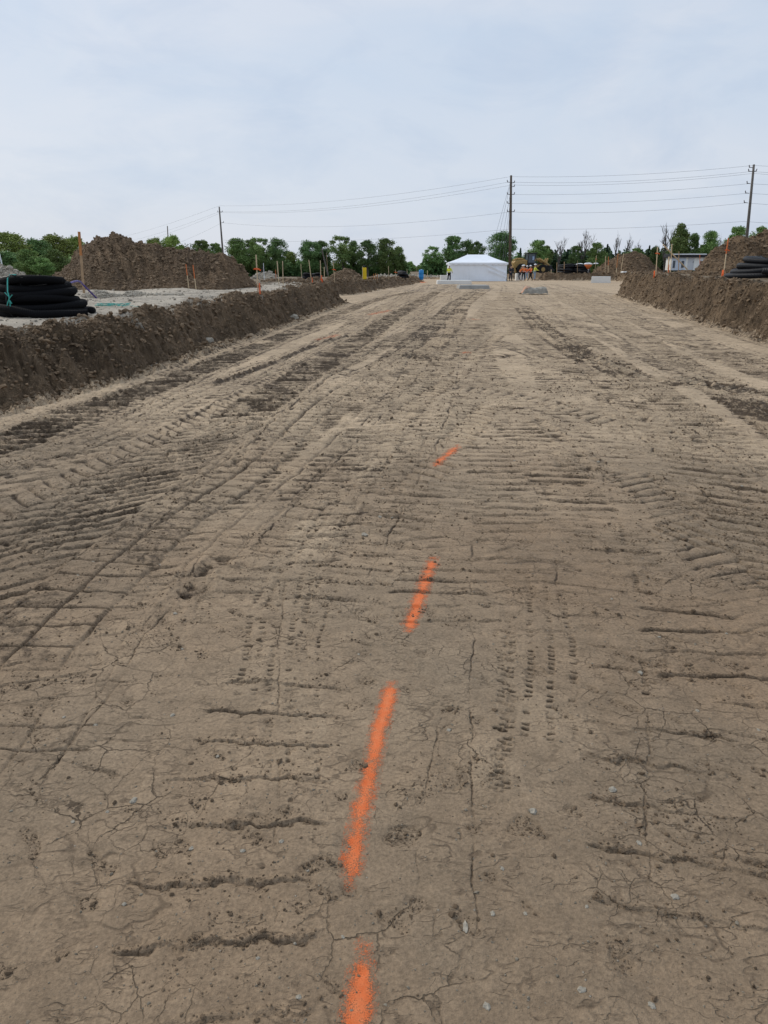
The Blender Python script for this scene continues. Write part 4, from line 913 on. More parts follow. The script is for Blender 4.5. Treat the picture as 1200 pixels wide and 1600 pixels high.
# ------------------------------------------------------------------ site trailer
def trailer():
    Y = 96; a = pw(1048, 423, Y); zb = tz(a.x, Y); o = empty('site_trailer', (a.x, Y, zb), -.10, 'long white site trailer with dark roof behind the right soil pile', 'trailer')
    wl = simple('trailer_cladding', (.93, .93, .88), .6, .08, 2.); L = 10.5; H0 = .45; zt = pw(1050, 402, Y).z-zb
    MB().box((L/2, 1.4, (H0+zt)/2), (L, 2.8, zt-H0)).build('wall', wl, o, bevel=.02)
    MB().box((.85, -.012, (H0+zt)/2), (1.72, .03, zt-H0-.04)).build('end_panel', simple('bluish_panel', (.62, .70, .80), .6, .1, 2.), o)
    rf = MB().box((L/2, 1.4, zt+.20), (L+.5, 3.6, .42)).build('roof', M_dark, o, bevel=.02)
    MB().box((1.9, -.44, zt+.36), (4.2, .1, .13), Euler((0, .0, 0)).to_matrix()).build('roof_edge', M_white, rf)
    for wx, ww, hh in ((.28, .30, .9), (1.35, .34, .85), (3.95, .95, .85), (7.5, .95, .85)):
        f = MB().box((wx, -.035, zt-.85), (ww+.14, .06, hh+.14)).build('window', M_white, o)
        MB().box((wx, -.075, zt-.85), (ww, .03, hh)).build('pane', M_glass, f)
    d = MB().box((2.35, -.02, H0+1.02), (.75, .05, 2.0)).build('door', simple('door_grey', (.62,.64,.66), .5, .1, 2.), o)
    MB().box((2.62, -.06, H0+1.0), (.05, .05, .14)).build('handle', M_dark, d)
    for sx in (1., 4., 8., 10.): MB().box((sx, .4, .2), (.3, .3, .75)).build('support_leg', M_conc, o)
    MB().box((1.8, -.55, .25), (1.1, .9, .5)).build('step', M_woodb, o)
trailer()
# ------------------------------------------------------------------ yellow machine behind the workers
def machine():
    Y = 108; X = pw(828, 425, Y).x; zb = tz(X, Y)+.12; o = empty('loader_tractor', (X, Y, zb), .22, 'yellow wheeled loader with dark cab and raised arms behind the workers', 'construction machine')
    # engine cover on the left, cab in the middle, loader arms on the right
    MB().prism([(-2.75,.75),(-2.75,1.45),(-2.55,1.70),(-.75,1.80),(-.7,.8)], 'y', -.62, .62).build('engine_cover', M_yel, o, bevel=.06)
    MB().box((-.05, 0, .72), (3.6, .9, .42)).build('chassis', M_dark, o, bevel=.03)
    MB().box((.6, 0, 1.05), (1.5, 1.1, .5)).build('front_frame', M_yel, o, bevel=.05)
    cb = MB()
    for sx, tx in ((-.72, -.62), (.62, .48)):
        for sy in (-.68, .68): cb.tube([(sx, sy, 1.1), (tx, sy*.9, 2.66)], .06, 6)
    cb.box((-.05, 0, 1.2), (1.45, 1.4, .5)); cab = cb.build('cab', M_dark, o)
    MB().box((-.06, 0, 2.72), (1.5, 1.5, .13)).build('cab_roof', M_dark, cab, bevel=.04)
    MB().box((-.06, 0, 2.02), (1.12, 1.22, 1.2), None, .92).build('cab_glass', M_glass, cab)
    MB().box((.1, -.66, 2.05), (.28, .03, .5)).build('cab_sign', simple('pale_blue_panel', (.35,.45,.62), .5, .1, 2.), cab)
    for wx, wr in ((-1.65, .72), (1.55, .66)):
        for sy in (-1, 1):
            P = [(wx, sy*.62, wr-.12), (wx, sy*.66, wr-.12), (wx, sy*1.02, wr-.12), (wx, sy*1.06, wr-.12)]
            w_ = MB().tube(P, [wr*.8, wr, wr, wr*.8], 22).build('wheel', M_rub, o)
            MB().tube([(wx, sy*1.03, wr-.12), (wx, sy*1.09, wr-.12)], wr*.45, 16).build('rim', M_yel, w_)
    for sy in (-.55, .55):
        MB().tube([(.35, sy, 1.75), (1.1, sy, 1.95), (2.1, sy, 1.45), (2.75, sy, 1.0)], [.13, .17, .18, .12], 6).build('lift_arm', M_yel, o)
        MB().tube([(2.2, sy*.6, 1.35), (2.45, sy*.6, 1.9), (2.5, sy*.6, 2.05)], [.16, .14, .10], 6).build('tilt_lever', M_yel, o)
        MB().tube([(.7, sy, 1.15), (1.8, sy, 1.45)], .06, 6).build('cylinder', M_dark, o)
    MB().prism([(2.55,.35),(2.5,1.05),(2.75,1.12),(2.95,.75),(3.35,.38),(3.3,.30)], 'y', -1.1, 1.1).build('bucket', M_dark, o)
    MB().tube([(-2.6, .3, 1.7), (-2.0, .3, 1.95), (-1.2, .2, 1.9), (-.8, .1, 1.75)], .16, 6).build('rear_boom', M_yel, o)
    MB().tube([(-2.75, -.3, 1.35), (-2.6, -.5, .75), (-2.45, -.6, .1)], [.14, .13, .16], 6).build('stabiliser', M_yel, o)
    MB().tube([(-.95, .35, 1.8), (-.95, .35, 2.35)], .045, 8).build('exhaust', M_dark, o)
machine()
# ------------------------------------------------------------------ people
M_skin = simple('skin', (.45, .27, .18), .6, .1, 9.); M_hiy = simple('hi_vis_yellow', (.70, .78, .08), .6, .1, 9.); M_hio = simple('hi_vis_orange', (.85, .22, .05), .6, .1, 9.)
M_hor = simple('hi_vis_red_orange', (.70, .10, .04), .6, .15, 9.); M_blk = simple('black_cloth', (.018, .018, .022), .85, .3, 9.); M_jean = simple('pale_jeans', (.30, .40, .52), .85, .2, 9.); M_navy = simple('dark_grey_cloth', (.045, .05, .065), .85, .3, 9.)
M_helm = simple('white_helmet', (.82, .82, .80), .35, .03, 2., spec=.5); M_refl = simple('reflective_tape', (.75, .75, .72), .4, .05, 4.); M_boot = simple('boot', (.05, .035, .025), .8, .3, 6.)
def skin(name, nodes, edges, m, parent, root=0, sub=1):
    me = bpy.data.meshes.new(name); me.from_pydata([n[0] for n in nodes], edges, []); me.materials.append(m)
    o = bpy.data.objects.new(name, me); COL.objects.link(o); o.parent = parent
    md = o.modifiers.new('Skin', 'SKIN'); md.use_smooth_shade = True
    for i, n in enumerate(nodes):
        sv = me.skin_vertices[0].data[i]; sv.radius = (n[1], n[2] if len(n) > 2 else n[1]); sv.use_root = (i == root)
    if sub: s = o.modifiers.new('Subsurf', 'SUBSURF'); s.levels = sub; s.render_levels = sub
    return o
def person(px, py, label, vest, shirt, legs, face=0., lean=0., step=.12, arms=((.10,.08,.55),(.10,.08,.55)), helmet=True, height=1.78, Y=None):
    """face 0 = looking at the camera (towards -Y)"""
    if Y is None: X, Y = at0(px, py)
    else: X = pw(px, py, Y).x
    o = empty('person', (X, Y, tz(X, Y)), face, label, 'person'); k = height/1.78
    ly = -lean; sl = lambda h: ly*max(0, (h-.95))
    N = []; E = []
    def n(x, y, z_, r, r2=None): N.append(((x*k, y*k, z_*k), r*k, (r2 or r)*k)); return len(N)-1
    pel = n(0, 0, .95, .115, .10); wa = n(0, sl(1.12), 1.12, .115, .09); ch = n(0, sl(1.33), 1.33, .14, .10); nk = n(0, sl(1.50), 1.50, .06); hb = n(0, sl(1.56)-.01, 1.57, .068, .075)
    ht = n(0, sl(1.7)-.02, 1.68, .078, .095); htop = n(0, sl(1.76)-.015, 1.75, .06, .075); nose = n(0, sl(1.65)-.115, 1.635, .014)
    E += [(pel, wa), (wa, ch), (ch, nk), (nk, hb), (hb, ht), (ht, htop), (ht, nose)]
    lg = []
    for s in (-1, 1):
        st = step*(1 if s > 0 else -1)
        h = n(s*.09, 0, .90, .09); kn = n(s*(.11+abs(step)*.3), -st*.35-.03, .50, .062); an = n(s*(.13+abs(step)*.45), st*.3+.02, .10, .042); hl = n(s*(.135+abs(step)*.45), st*.3-.02, .05, .045); to = n(s*(.15+abs(step)*.45), st*.3-.17, .035, .036)
        E += [(pel, h), (h, kn), (kn, an), (an, hl), (hl, to)]; lg.append((h, kn, an, hl, to))
    ar = []
    for s, (ex, ey, fz) in zip((-1, 1), arms):
        # ex/ey elbow offset outward / forward, fz how far the forearm hangs (1) or is raised (0)
        sh = n(s*.185, sl(1.43), 1.43, .058); el = n(s*(.20+ex), sl(1.2)-ey, 1.16, .043); 
        hd = Vector((s*(.20+ex*(.4+.6*fz)), sl(1.1)-ey-.24*(1-fz)-.03, 1.16-.27*fz+.02)); wr = n(hd.x, hd.y, hd.z, .028)
        d = (hd-Vector((s*(.20+ex), sl(1.2)-ey, 1.16))).normalized(); pm = hd+d*.05; p_ = n(pm.x, pm.y, pm.z, .036, .02); E += [(ch, sh), (sh, el), (el, wr), (wr, p_)]
        side = Vector((0, 1, 0)) if abs(d.y) < .7 else Vector((1, 0, 0))
        for q, (off, ln) in enumerate(((-.03, .065), (-.01, .08), (.01, .078), (.03, .06))):
            a1 = pm+d*(.05)+side*off; a2 = a1+d*ln*.5+Vector((-s*.008, 0, 0)); i1 = n(a1.x, a1.y, a1.z, .010); i2 = n(a2.x, a2.y, a2.z, .009); i3 = n(a2.x-s*.012, a2.y+d.y*ln*.4, a2.z+d.z*ln*.4, .008); E += [(p_, i1), (i1, i2), (i2, i3)]
        a1 = hd+d*.02-side*.035; a2 = a1+d*.035-side*.015; i1 = n(a1.x, a1.y, a1.z, .011); i2 = n(a2.x, a2.y, a2.z, .009); E += [(wr, i1), (i1, i2)]
        ar.append((sh, el, wr))
    body = skin('body', N, E, M_skin, o, 0)
    g = lambda i, f=1.18, a=.012: (N[i][0], N[i][1]*f+a, N[i][2]*f+a)
    # trousers
    ids = [pel]+[q for l in lg for q in l[:3]]; mp = {q: j for j, q in enumerate(ids)}
    skin('trousers', [g(q) for q in ids], [(mp[a], mp[b]) for a, b in ((pel, lg[0][0]), (lg[0][0], lg[0][1]), (lg[0][1], lg[0][2]), (pel, lg[1][0]), (lg[1][0], lg[1][1]), (lg[1][1], lg[1][2]))], legs, o)
    for l in lg: skin('boot', [g(l[3], 1.15, .014), g(l[4], 1.15, .014)], [(0, 1)], M_boot, o)
    ids = [pel, wa, ch]+[q for a_ in ar for q in a_[:3]]; mp = {q: j for j, q in enumerate(ids)}
    nn = [g(q, 1.14, .010) for q in ids]
    skin('shirt', nn, [(mp[a], mp[b]) for a, b in ((pel, wa), (wa, ch), (ch, ar[0][0]), (ar[0][0], ar[0][1]), (ar[0][1], ar[0][2]), (ch, ar[1][0]), (ar[1][0], ar[1][1]), (ar[1][1], ar[1][2]))], shirt, o)
    if vest:
        sh1, sh2 = ar[0][0], ar[1][0]
        mid = lambda a, b, f: tuple(Vector(N[a][0]).lerp(Vector(N[b][0]), f))
        V = [((0, 0, .90*k), .155*k, .145*k), g(wa, 1.38, .02), g(ch, 1.2, .03), (mid(ch, sh1, .85), .085*k, .085*k), (mid(ch, sh2, .85), .085*k, .085*k)]
        v_ = skin('vest', V, [(0, 1), (1, 2), (2, 3), (2, 4)], vest, o)
        P = []; c = Vector(N[wa][0]); 
        MB().tube([(0.196*k*math.cos(t), c.y+.172*k*math.sin(t), c.z-.03) for t in np.linspace(0, 2*math.pi, 21)], .018, 6).build('reflective_band', M_refl, v_)
    if helmet:
        c = Vector(N[ht][0])+Vector((0, .01, .045)); V = []; F = []; n1, n2 = 14, 6
        for j in range(n2):
            a_ = j/(n2-1)*math.pi/2
            for i in range(n1): an = 2*math.pi*i/n1; V.append((c.x+.135*k*math.cos(a_)*math.cos(an), c.y+.160*k*math.cos(a_)*math.sin(an), c.z+.135*k*math.sin(a_)))
        for j in range(n2-1):
            for i in range(n1): F.append((j*n1+i, j*n1+(i+1) % n1, (j+1)*n1+(i+1) % n1, (j+1)*n1+i))
        h_ = MB().add(V, F).build('helmet', M_helm, o, smooth=True)
        MB().box((c.x, c.y-.15*k, c.z+.005), (.20*k, .12*k, .015)).build('peak', M_helm, h_, bevel=.004)
    else:
        c = Vector(N[ht][0])+Vector((0, .015, .035)); MB().tube([c+Vector((0,0,-.04)), c+Vector((0,0,.02)), c+Vector((0,0,.07)), c+Vector((0,0,.10))], [.10, .112, .09, .03], 10).build('hair', M_blk, o, smooth=True)
    return o
person(701.5,439.5,'worker in yellow vest and white helmet standing at the left corner of the tent',M_hiy,M_hiy,M_blk,face=2.6,step=.06,Y=86)
person(797.5,438.5,'person in dark clothes standing between the tent and the utility pole',None,M_navy,M_navy,face=.4,helmet=False,step=.05,Y=90,height=1.82)
person(811.5,438,'worker in orange vest bending forward, leftmost of the group by the machine',M_hio,M_navy,M_navy,face=1.2,lean=.45,step=.25,Y=94,arms=((.05,.15,.6),(.05,.18,.5)),height=1.78)
person(817.6,437.5,'worker in bright orange vest and white helmet with black trousers, second in the group',M_hio,M_hio,M_blk,face=3.3,step=.1,Y=92,arms=((.16,.05,.7),(.16,.05,.7)))
person(828.6,438,'worker in red orange vest standing with legs apart, third in the group',M_hor,M_hio,M_blk,face=-.9,step=.28,lean=.12,Y=92,arms=((.05,.2,.3),(.05,.2,.3)),height=1.74)
person(834.8,437.8,'worker in yellow vest and pale jeans, rightmost of the group by the machine',M_hiy,M_hiy,M_jean,face=1.6,step=.08,Y=95,arms=((.05,.2,.3),(.05,.2,.3)),height=2.0*.96)
person(822.5,437.5,'worker mostly hidden behind the group, in pale blue jeans',M_hor,M_navy,M_jean,face=2.8,step=.08,Y=96,height=1.72)
# ------------------------------------------------------------------ utility poles and wires
def upole(bx, tx, ty, Y, r, label, arms, m=M_pole, guys=()):
    b = pw(bx, 430, Y); t = pw(tx, ty, Y); zb = tz(b.x, Y); o = empty('utility_pole', (b.x, Y, zb), 0, label, 'utility pole', 'utility poles carrying the power line')
    org = Vector((b.x, Y, zb)); d = t-org
    MB().tube([-d*.03, d*.5, d], [r, r*.85, r*.62], 10).build('pole', m, o, smooth=True)
    for (ax, ay, side) in arms:
        c = pw(ax, ay, Y)-org; s = side
        MB().tube([c, c+Vector((s*.45, -.1, .04))], .035, 6).build('bracket', M_dark, o)
        MB().tube([c+Vector((s*.45, -.1, -.02)), c+Vector((s*.45, -.1, .08)), c+Vector((s*.47, -.1, .14)), c+Vector((s*.5, -.1, .24)), c+Vector((s*.5,-.1,.30))], [.03, .065, .045, .06, .02], 8).build('insulator', M_brown, o)
    for (gx, gy, ex) in guys:
        p0 = pw(gx, gy, Y)-org; p1 = pw(ex, 425, Y+1)-org; p1.z = -.1
        MB().tube([p0, p1], .016, 4).build('guy_wire', M_wire, o)
    return o
upole(796.5,798.6,274,105,.23,'nearest dark utility pole, standing right of the white tent',[(798,285,-1),(798,286,1),(798,292,1),(798,304,1),(798,304,-1),(798,318,-1),(798,331,1),(798,331,-1)],guys=[(797,286,757),(797,290,766),(797,304,775),(797,318,782),(797,331,786)])
c = pw(798, 281, 105)
upole(351,342.5,323,157,.22,'utility pole behind the left soil pile, leaning left in the picture',[(344,331.5,1),(344,331.5,-1),(346,348,1)],m=M_poled)
upole(1161,1178,257,94,.20,'grey utility pole above the right soil pile, leaning right in the picture',[(1176,262,-1),(1172.5,287,-1),(1170,302,-1),(1168,317,-1),(1175,268,-1),(1175,268,1)],m=M_poled)
upole(266,261.5,353,235,.22,'short looking far utility pole above the left soil pile',[],m=M_pole)
upole(2,-2,372,120,.12,'thin pale pole at the left edge of the picture',[],m=M_white)
def wire(nodes, sag, label):
    """nodes: (px, py, Y) at each pole"""
    pts = []
    for i in range(len(nodes)-1):
        a, b = pw(*nodes[i]), pw(*nodes[i+1]); L = (b-a).length
        for k in range(25):
            t = k/24; 
            if k == 0 and i: continue
            p = a.lerp(b, t); p.z -= sag*4*t*(1-t)*(L/90); pts.append(p)
    o = MB().tube([p-pts[0] for p in pts], .012, 4).build('power_line', M_wire, None, loc=pts[0]); tag(o, label, 'power line', 'overhead wires strung between the utility poles')
E1, E2 = 157, 105
wire([(60,381,330),(343,321.5,E1),(797,276,E2),(1177.5,258.5,94),(1560,258,90)], 1.3, 'topmost overhead wire, running over the pole tops')
wire([(75,383,330),(343,330.5,E1),(794,284.5,E2),(1174,268,94),(1560,267,90)], 1.5, 'second overhead wire from the top')
wire([(95,387,330),(346,332,E1),(800,289,E2),(1176,271,94),(1560,271,90)], 1.5, 'third overhead wire from the top')
wire([(800,304,E2),(1170,287,94),(1560,288,90)], 1.2, 'overhead wire of the right span, fourth from the top')
wire([(800,318,E2),(1168,302,94),(1560,305,90)], 1.2, 'overhead wire of the right span, fifth from the top')
wire([(150,395,330),(347,348,E1),(797,331,E2),(1166,317,94),(1560,322,90)], 1.6, 'thin overhead wire just below the pole brackets, sixth from the top')
wire([(349,375,E1),(797,358,E2),(1161,346,94),(1560,355,90)], 1.0, 'lowest overhead wire, just above the tree tops')
# ------------------------------------------------------------------ trees
def leafmat(name, c1, c2):
    m, nt, b = mat(name); gi = nd(nt, 'ShaderNodeNewGeometry'); oi = nd(nt, 'ShaderNodeObjectInfo')
    at = nd(nt, 'ShaderNodeAttribute', attribute_name='tone').outputs['Fac']
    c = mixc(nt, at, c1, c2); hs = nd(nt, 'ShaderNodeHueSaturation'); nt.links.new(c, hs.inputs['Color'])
    nt.links.new(mapr(nt, oi.outputs['Random'], 0, 1, .75, 1.3), hs.inputs['Value']); nt.links.new(mapr(nt, oi.outputs['Random'], 0, 1, .485, .515), hs.inputs['Hue'])
    nt.links.new(hs.outputs['Color'], b.inputs['Base Color']); b.inputs['Roughness'].default_value = .7; b.inputs['Specular IOR Level'].default_value = .2
    return m
M_leaf = leafmat('leaves', (.100, .175, .050), (.25, .345, .11)); M_leafd = leafmat('dark_leaves', (.078, .145, .052), (.185, .275, .095)); M_leafl = leafmat('spring_leaves', (.15, .205, .048), (.31, .37, .10))
M_con = leafmat('conifer_needles', (.042, .082, .042), (.092, .145, .068)); M_bark = simple('bark', (.085, .070, .058), .95, .4, 3.); M_barkg = simple('grey_bark', (.15, .13, .12), .95, .3, 3.)
def leaves(name, C, S, m, parent, rs, tone):
    n = len(C); R = rotm(n, rs); q = np.array([(-1,-.6,0),(1,-.6,.15),(1,.6,0),(-1,.6,.15)])*.5
    V = np.einsum('nij,kj->nki', R, q)*S[:, None, None]+C[:, None, :]
    F = np.arange(4*n).reshape(-1, 4)
    return npmesh(name, V.reshape(-1, 3), F, m, parent, attrs={'tone': np.repeat(tone, 4)})
def make_tree(kind, m, seed, h=10., w=7., n=15000, trunk_h=.22, sparse=.0):
    rs = np.random.RandomState(seed); rr = random.Random(seed)
    o = empty('tree', (0, 0, 0)); tb = MB(); lobes = []; tips = []
    def branch(p, d, L, r, lev):
        q = p; pts = [p]; R = [r]
        for k in range(3):
            d = (d+Vector((rr.uniform(-.16, .16), rr.uniform(-.16, .16), rr.uniform(.0, .14)))).normalized(); q = q+d*L/3; pts.append(q); R.append(r*(1-.22*(k+1)))
        tb.tube(pts, R, 5 if lev else 8, cap=False)
        if lev >= (5 if kind == 'bare' else 3): tips.append(q); return
        for k in range(rr.choice((2, 3)) if lev else 5):
            a = rr.uniform(0, 6.28); sp = rr.uniform(.35, .8)*(.8 if kind == 'bare' else 1); dd_ = (d+Vector((math.cos(a)*sp, math.sin(a)*sp, rr.uniform(-.05, .25)))).normalized()
            branch(pts[rr.choice((2, 3, 3))], dd_, L*rr.uniform(.55, .8), r*(.62 if kind == 'bare' else .5), lev+1); 
        tips.append(q)
    if kind == 'conifer':
        tb.tube([(0,0,-.3),(0,0,h)], [.2,.03], 7)
    else: branch(Vector((0, 0, -.3)), Vector((rr.uniform(-.05, .05), 0, 1)), h*.34, .028*h if kind == 'bare' else .026*h, 0)
    tb.build('trunk', M_barkg if kind in ('bare', 'sparse') else M_bark, o, smooth=True)
    if kind == 'bare': return o
    if kind == 'conifer':
        hh = rs.uniform(.08, 1, n)**1.0; lay = np.floor(hh*16)/16; rad = (1-hh)*w*.5*(.65+.5*((hh*16) % 1 < .5))*(rs.uniform(.2, 1, n)**.5)
        an = rs.uniform(0, 6.28, n); C = np.stack([rad*np.cos(an), rad*np.sin(an), hh*h-rad*.2], 1); S = rs.uniform(.25, .5, n)
        leaves('crown', C, S, m, o, rs, np.clip(rad/(w*.5)+rs.normal(0, .2, n), 0, 1)); return o
    nl = 44 if kind != 'sparse' else 24
    for k in range(nl):
        # lobes arranged on an egg-shaped envelope
        zf = rs.uniform(0, 1); hz = trunk_h+(.93-trunk_h)*zf; wr = math.sin(math.pi*(.12+.78*zf))**.7
        a = rs.uniform(0, 6.28); r = wr*w*.5*rs.uniform(.25, .80)
        lobes.append((r*math.cos(a), r*math.sin(a), hz*h, rs.uniform(.11, .24)*w*(1.15-.40*zf)*(1 if kind != 'sparse' else .8)))
    lobes.append((0, 0, h*.9, w*.12))
    per = n//len(lobes); Cs = []; Ss = []; Tn = []
    for (x_, y_, z_, r_) in lobes:
        v = rs.normal(size=(per, 3)); v /= np.linalg.norm(v, axis=1)[:, None]; q = rs.uniform(0, 1, per)**.62
        lo = 1+.28*np.sin(v[:, 0]*6+x_)*np.cos(v[:, 2]*5+y_)
        Cs.append(np.array([x_, y_, z_])+v*(q*lo*r_)[:, None]*np.array([1.05, 1.05, .82])); Ss.append(rs.uniform(.10, .25, per)*h/10*1.1)
        Tn.append(np.clip(.5+rs.normal(0, .22, per)+rs.uniform(-.35, .35), 0, 1))
    nt_ = len(tips)
    if nt_:
        k = 26 if kind == 'sparse' else 14
        for t_ in tips:
            Cs.append(np.array(t_)+rs.normal(0, .32, (k, 3))); Ss.append(rs.uniform(.15, .34, k)); Tn.append(np.clip(.5+rs.normal(0, .25, k), 0, 1))
    leaves('crown', np.concatenate(Cs), np.concatenate(Ss), m, o, rs, np.concatenate(Tn)); return o
PROT = {'a': make_tree('broad', M_leafd, 1, 10, 7.5), 'b': make_tree('broad', M_leaf, 2, 10, 6.2), 'c': make_tree('broad', M_leafl, 3, 10, 7.6, trunk_h=.12), 'd': make_tree('broad', M_leafd, 4, 10, 5.2, trunk_h=.1),
        's': make_tree('sparse', M_leaf, 5, 10, 7.0, 7000, .30), 't': make_tree('sparse', M_leafd, 6, 10, 6., 8000, .28), 'n': make_tree('bare', M_leaf, 7, 10), 'm': make_tree('bare', M_leaf, 17, 10), 'k': make_tree('conifer', M_con, 8, 10, 4.2, 4200),
        'e': make_tree('broad', M_leaf, 12, 10, 6.8, trunk_h=.16)}
PW = {'a': 7.5, 'b': 6.2, 'c': 7.6, 'd': 5.2, 's': 7., 't': 6., 'n': 7., 'm': 7., 'k': 4.2, 'e': 6.8}
usedp = set()
def tree(kind, cx, ty, wpx, Y, label, name='tree'):
    x = pw(cx, 430, Y).x; zb = tz(x, Y); top = pw(cx, ty, Y).z; H = top-zb; w = wpx/FPX*Y/1.058
    o = PROT[kind] if kind not in usedp else copy_tree(PROT[kind]); usedp.add(kind)
    o.location = (x, Y, zb); o.rotation_euler.z = random.uniform(0, 6.28); sx = w/PW[kind]*(1.16 if kind not in 'knm' else 1.3); o.scale = (sx, sx, H/10*1.0)
    o.name = name; tag(o, label, 'tree', 'trees along the far edge of the site')
TL = [
 ('c',-30,366,80,112,'yellow green tree cut off by the left edge of the picture'),('c',22,361,62,118,'tall pale green tree at the left edge above the grey gravel pile'),('e',48,388,44,100,'round mid green bush tree in front of the leftmost wood'),
 ('c',88,364,66,128,'broad yellow green tree just left of the tall stake'),('e',92,388,40,108,'rounded low green tree beside the left slope of the soil pile'),('a',62,372,50,122,'dark green tree between the two yellow green ones at far left'),('c',124,368,56,132,'yellow green tree behind the tall stake, partly hidden by the soil pile'),
 ('a',20,392,50,104,'dark low tree behind the gravel pile at far left'),('e',70,402,34,98,'lowest round bush tree left of the soil pile'),
 ('c',246,370,34,175,'pale green tree showing above the saddle of the soil pile, left one'),('c',274,366,44,178,'pale green tree beside the short far utility pole'),('b',315,373,38,180,'green tree peeking over the soil pile left of the leaning utility pole'),('b',338,378,28,184,'small green tree touching the left side of the leaning utility pole'),
 ('e',372,370,42,190,'dense green tree just right of the leaning utility pole'),('s',408,369,40,190,'airy pale tree with visible trunk, second right of the leaning utility pole'),('b',393,372,30,196,'narrow green tree behind the airy pale one'),('a',434,371,36,192,'dark leafy tree left of the dip in the tree line'),
 ('c',452,391,34,200,'low light green tree in the dip left of the oak like pair'),('a',484,375,42,192,'dark rounded tree above the distant twin coils'),('d',503,374,30,196,'dark narrow tree behind the leaning grey pole'),('s',534,366,46,190,'tall airy tree with pale trunk, tallest of the middle row'),('d',554,374,24,196,'dark narrow tree right of the tallest airy one'),
 ('t',575,372,40,190,'airy dark tree with open trunks above the yellow bag'),('e',603,370,40,192,'dense green tree, second from the right end of the middle row'),('b',621,384,30,196,'lower green tree ending the middle row before the gap'),
 ('s',676,383,36,205,'pale feathery tree just right of the gap in the tree line'),('d',706,366,32,190,'tall dark tree above the left end of the tent roof'),('a',728,374,30,192,'dark spreading tree behind the tent roof'),('t',744,374,26,188,'airy dark tree behind the peak of the tent'),
 ('a',783,361,50,165,'largest dark tree, directly behind the nearest utility pole'),('k',811,388,14,190,'small dark conifer right of the nearest utility pole'),('e',836,373,38,175,'full green tree above the yellow machine'),('b',852,382,26,182,'green tree shoulder right of the one above the machine'),
 ('n',869,372,26,180,'bare leafless tree, leftmost of the bare ones'),('k',884,390,16,185,'dark conifer between two bare trees'),('n',908,362,34,178,'bare spreading leafless tree above the black coils'),('d',897,382,22,178,'thin leaved green tree beside the spreading bare tree'),('e',931,377,32,175,'round green tree right of the spreading bare tree'),('k',945,382,16,180,'dark pointed conifer right of the round green tree'),
 ('m',958,366,20,180,'slim bare tree over the far soil pile, left one'),('m',977,369,22,184,'slim bare tree over the far soil pile, right one'),('b',990,386,30,180,'low green tree over the top of the far soil pile'),('k',1010,384,14,186,'small spiky conifer right of the far soil pile top'),('m',994,378,22,190,'small bare tree with fine twigs over the low green tree'),
 ('a',1022,384,24,182,'dark green tree left of the flagged right stake'),('n',1038,352,36,170,'tall bare tree beside the brace board top'),('b',1057,346,36,165,'tall bright green tree above the site trailer'),('d',1076,362,26,168,'narrow dark tree right of the tall bright one'),('e',1103,358,32,165,'green tree above the trailer roof, alone against the sky'),
 ('m',1119,370,16,170,'thin bare tree right of the lone green tree'),('b',1092,380,24,172,'low dark green tree over the middle of the trailer'),('e',1146,351,40,160,'rounded green tree left of the grey utility pole'),('b',1178,351,32,160,'rounded green tree right of the grey utility pole'),('e',1225,350,44,160,'green tree beyond the right edge of the picture'),
]
for t_ in TL: tree(*t_)
# undergrowth and distant wood
def under(name, spans, m, label, seed, size=.35):
    rs = np.random.RandomState(seed); Cs = []; Ss = []; Tn = []
    for (x0, x1, top, Y, n) in spans:
        px = rs.uniform(x0, x1, n); yv = Y+rs.uniform(-5, 5, n); X = (px-600)/FPX*yv/1.058
        tp = CAMZ+(417-top+3.5*np.sin(px*.21+seed)+2.5*np.sin(px*.53))/1241*yv
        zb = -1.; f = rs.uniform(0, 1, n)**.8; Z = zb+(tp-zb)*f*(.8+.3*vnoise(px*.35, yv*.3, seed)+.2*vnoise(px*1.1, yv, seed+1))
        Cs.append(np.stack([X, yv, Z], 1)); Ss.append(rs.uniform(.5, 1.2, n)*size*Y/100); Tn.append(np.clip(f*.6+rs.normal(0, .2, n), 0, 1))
    o = leaves(name, np.concatenate(Cs), np.concatenate(Ss), m, None, rs, np.concatenate(Tn)); tag(o, label, 'undergrowth', kind='stuff')
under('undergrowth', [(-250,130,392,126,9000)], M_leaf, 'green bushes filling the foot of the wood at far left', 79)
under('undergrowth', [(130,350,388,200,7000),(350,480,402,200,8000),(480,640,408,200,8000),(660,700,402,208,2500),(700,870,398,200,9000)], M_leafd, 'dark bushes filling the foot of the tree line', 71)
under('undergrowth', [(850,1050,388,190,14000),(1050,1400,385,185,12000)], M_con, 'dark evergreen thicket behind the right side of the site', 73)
under('distant_wood', [(630,672,411,420,1500),(200,470,404,420,3000),(800,1200,400,420,3000)], M_leaf, 'low far woodland seen in the gap between the trees', 75, .3)
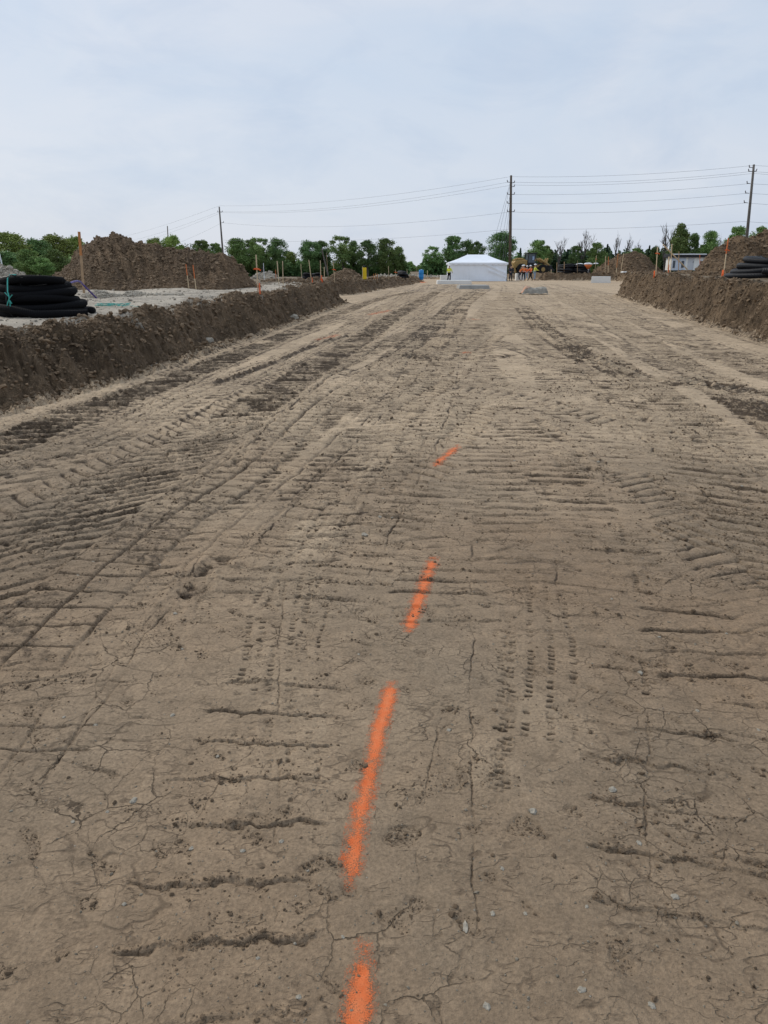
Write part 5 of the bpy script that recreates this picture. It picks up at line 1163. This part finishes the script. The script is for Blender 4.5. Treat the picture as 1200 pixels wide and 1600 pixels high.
# ------------------------------------------------------------------ sky and light
SUN_E, SUN_R = math.radians(44), math.radians(-48)
world = bpy.data.worlds.new('World'); scene.world = world; world.use_nodes = True; nt = world.node_tree; bg = nt.nodes['Background']; bg.inputs['Strength'].default_value = .1
sk = nd(nt, 'ShaderNodeTexSky', sky_type='NISHITA'); sk.sun_disc = False; sk.sun_elevation = SUN_E; sk.sun_rotation = SUN_R; sk.air_density = 1.2; sk.dust_density = 2
tc = nd(nt, 'ShaderNodeTexCoord'); sep = nd(nt, 'ShaderNodeSeparateXYZ'); nt.links.new(tc.outputs['Generated'], sep.inputs[0])
rp = nd(nt, 'ShaderNodeValToRGB'); els = rp.color_ramp.elements
def srgb(c): return tuple(((v/255)/12.92 if v/255 < .04045 else ((v/255+.055)/1.055)**2.4) for v in c)
els[0].position = 0.; els[0].color = (*srgb((206,213,225)), 1); els[1].position = 1.; els[1].color = (*srgb((183,200,222)), 1)
for p_, c_ in ((.10, (200,210,225)), (.22, (192,206,224)), (.38, (185,202,223)), (.6, (180,198,221))):
    e = els.new(p_); e.color = (*srgb(c_), 1)
nt.links.new(sep.outputs['Z'], rp.inputs['Fac'])
mp = nd(nt, 'ShaderNodeMapping'); mp.inputs['Scale'].default_value = (1, 1, 2.6); nt.links.new(tc.outputs['Generated'], mp.inputs['Vector'])
n1 = noise(nt, mp.outputs['Vector'], 2.2, 6, .55, .7).outputs['Fac']
cl = mixc(nt, mapr(nt, n1, .38, .62, 0, .8), rp.outputs['Color'], srgb((209,215,226)))
n2 = noise(nt, mp.outputs['Vector'], 5.5, 5, .6, .4).outputs['Fac']
cl = mixc(nt, mapr(nt, n2, .45, .68, 0, .42), cl, srgb((174,191,215)))
ml = nd(nt, 'ShaderNodeVectorMath', operation='SCALE'); nt.links.new(cl, ml.inputs[0]); ml.inputs['Scale'].default_value = 10.
fin = mixc(nt, .90, sk.outputs['Color'], ml.outputs[0]); nt.links.new(fin, bg.inputs['Color'])
sl = bpy.data.lights.new('sun', 'SUN'); sl.energy = 1.7; sl.angle = math.radians(18); sl.color = (1, .94, .84); so = bpy.data.objects.new('sun', sl); COL.objects.link(so)
dv = Vector((math.sin(SUN_R)*math.cos(SUN_E), math.cos(SUN_R)*math.cos(SUN_E), math.sin(SUN_E))); so.rotation_euler = dv.to_track_quat('Z', 'Y').to_euler(); so.location = dv*50
vs = scene.view_settings; vs.view_transform = 'Standard'; vs.look = 'None'; vs.gamma = 1; vs.exposure = .16; vs.use_curve_mapping = False
scene.cycles.max_bounces = 5; scene.cycles.transparent_max_bounces = 12
print('verts', len(VV), 'tracks', len(TR))
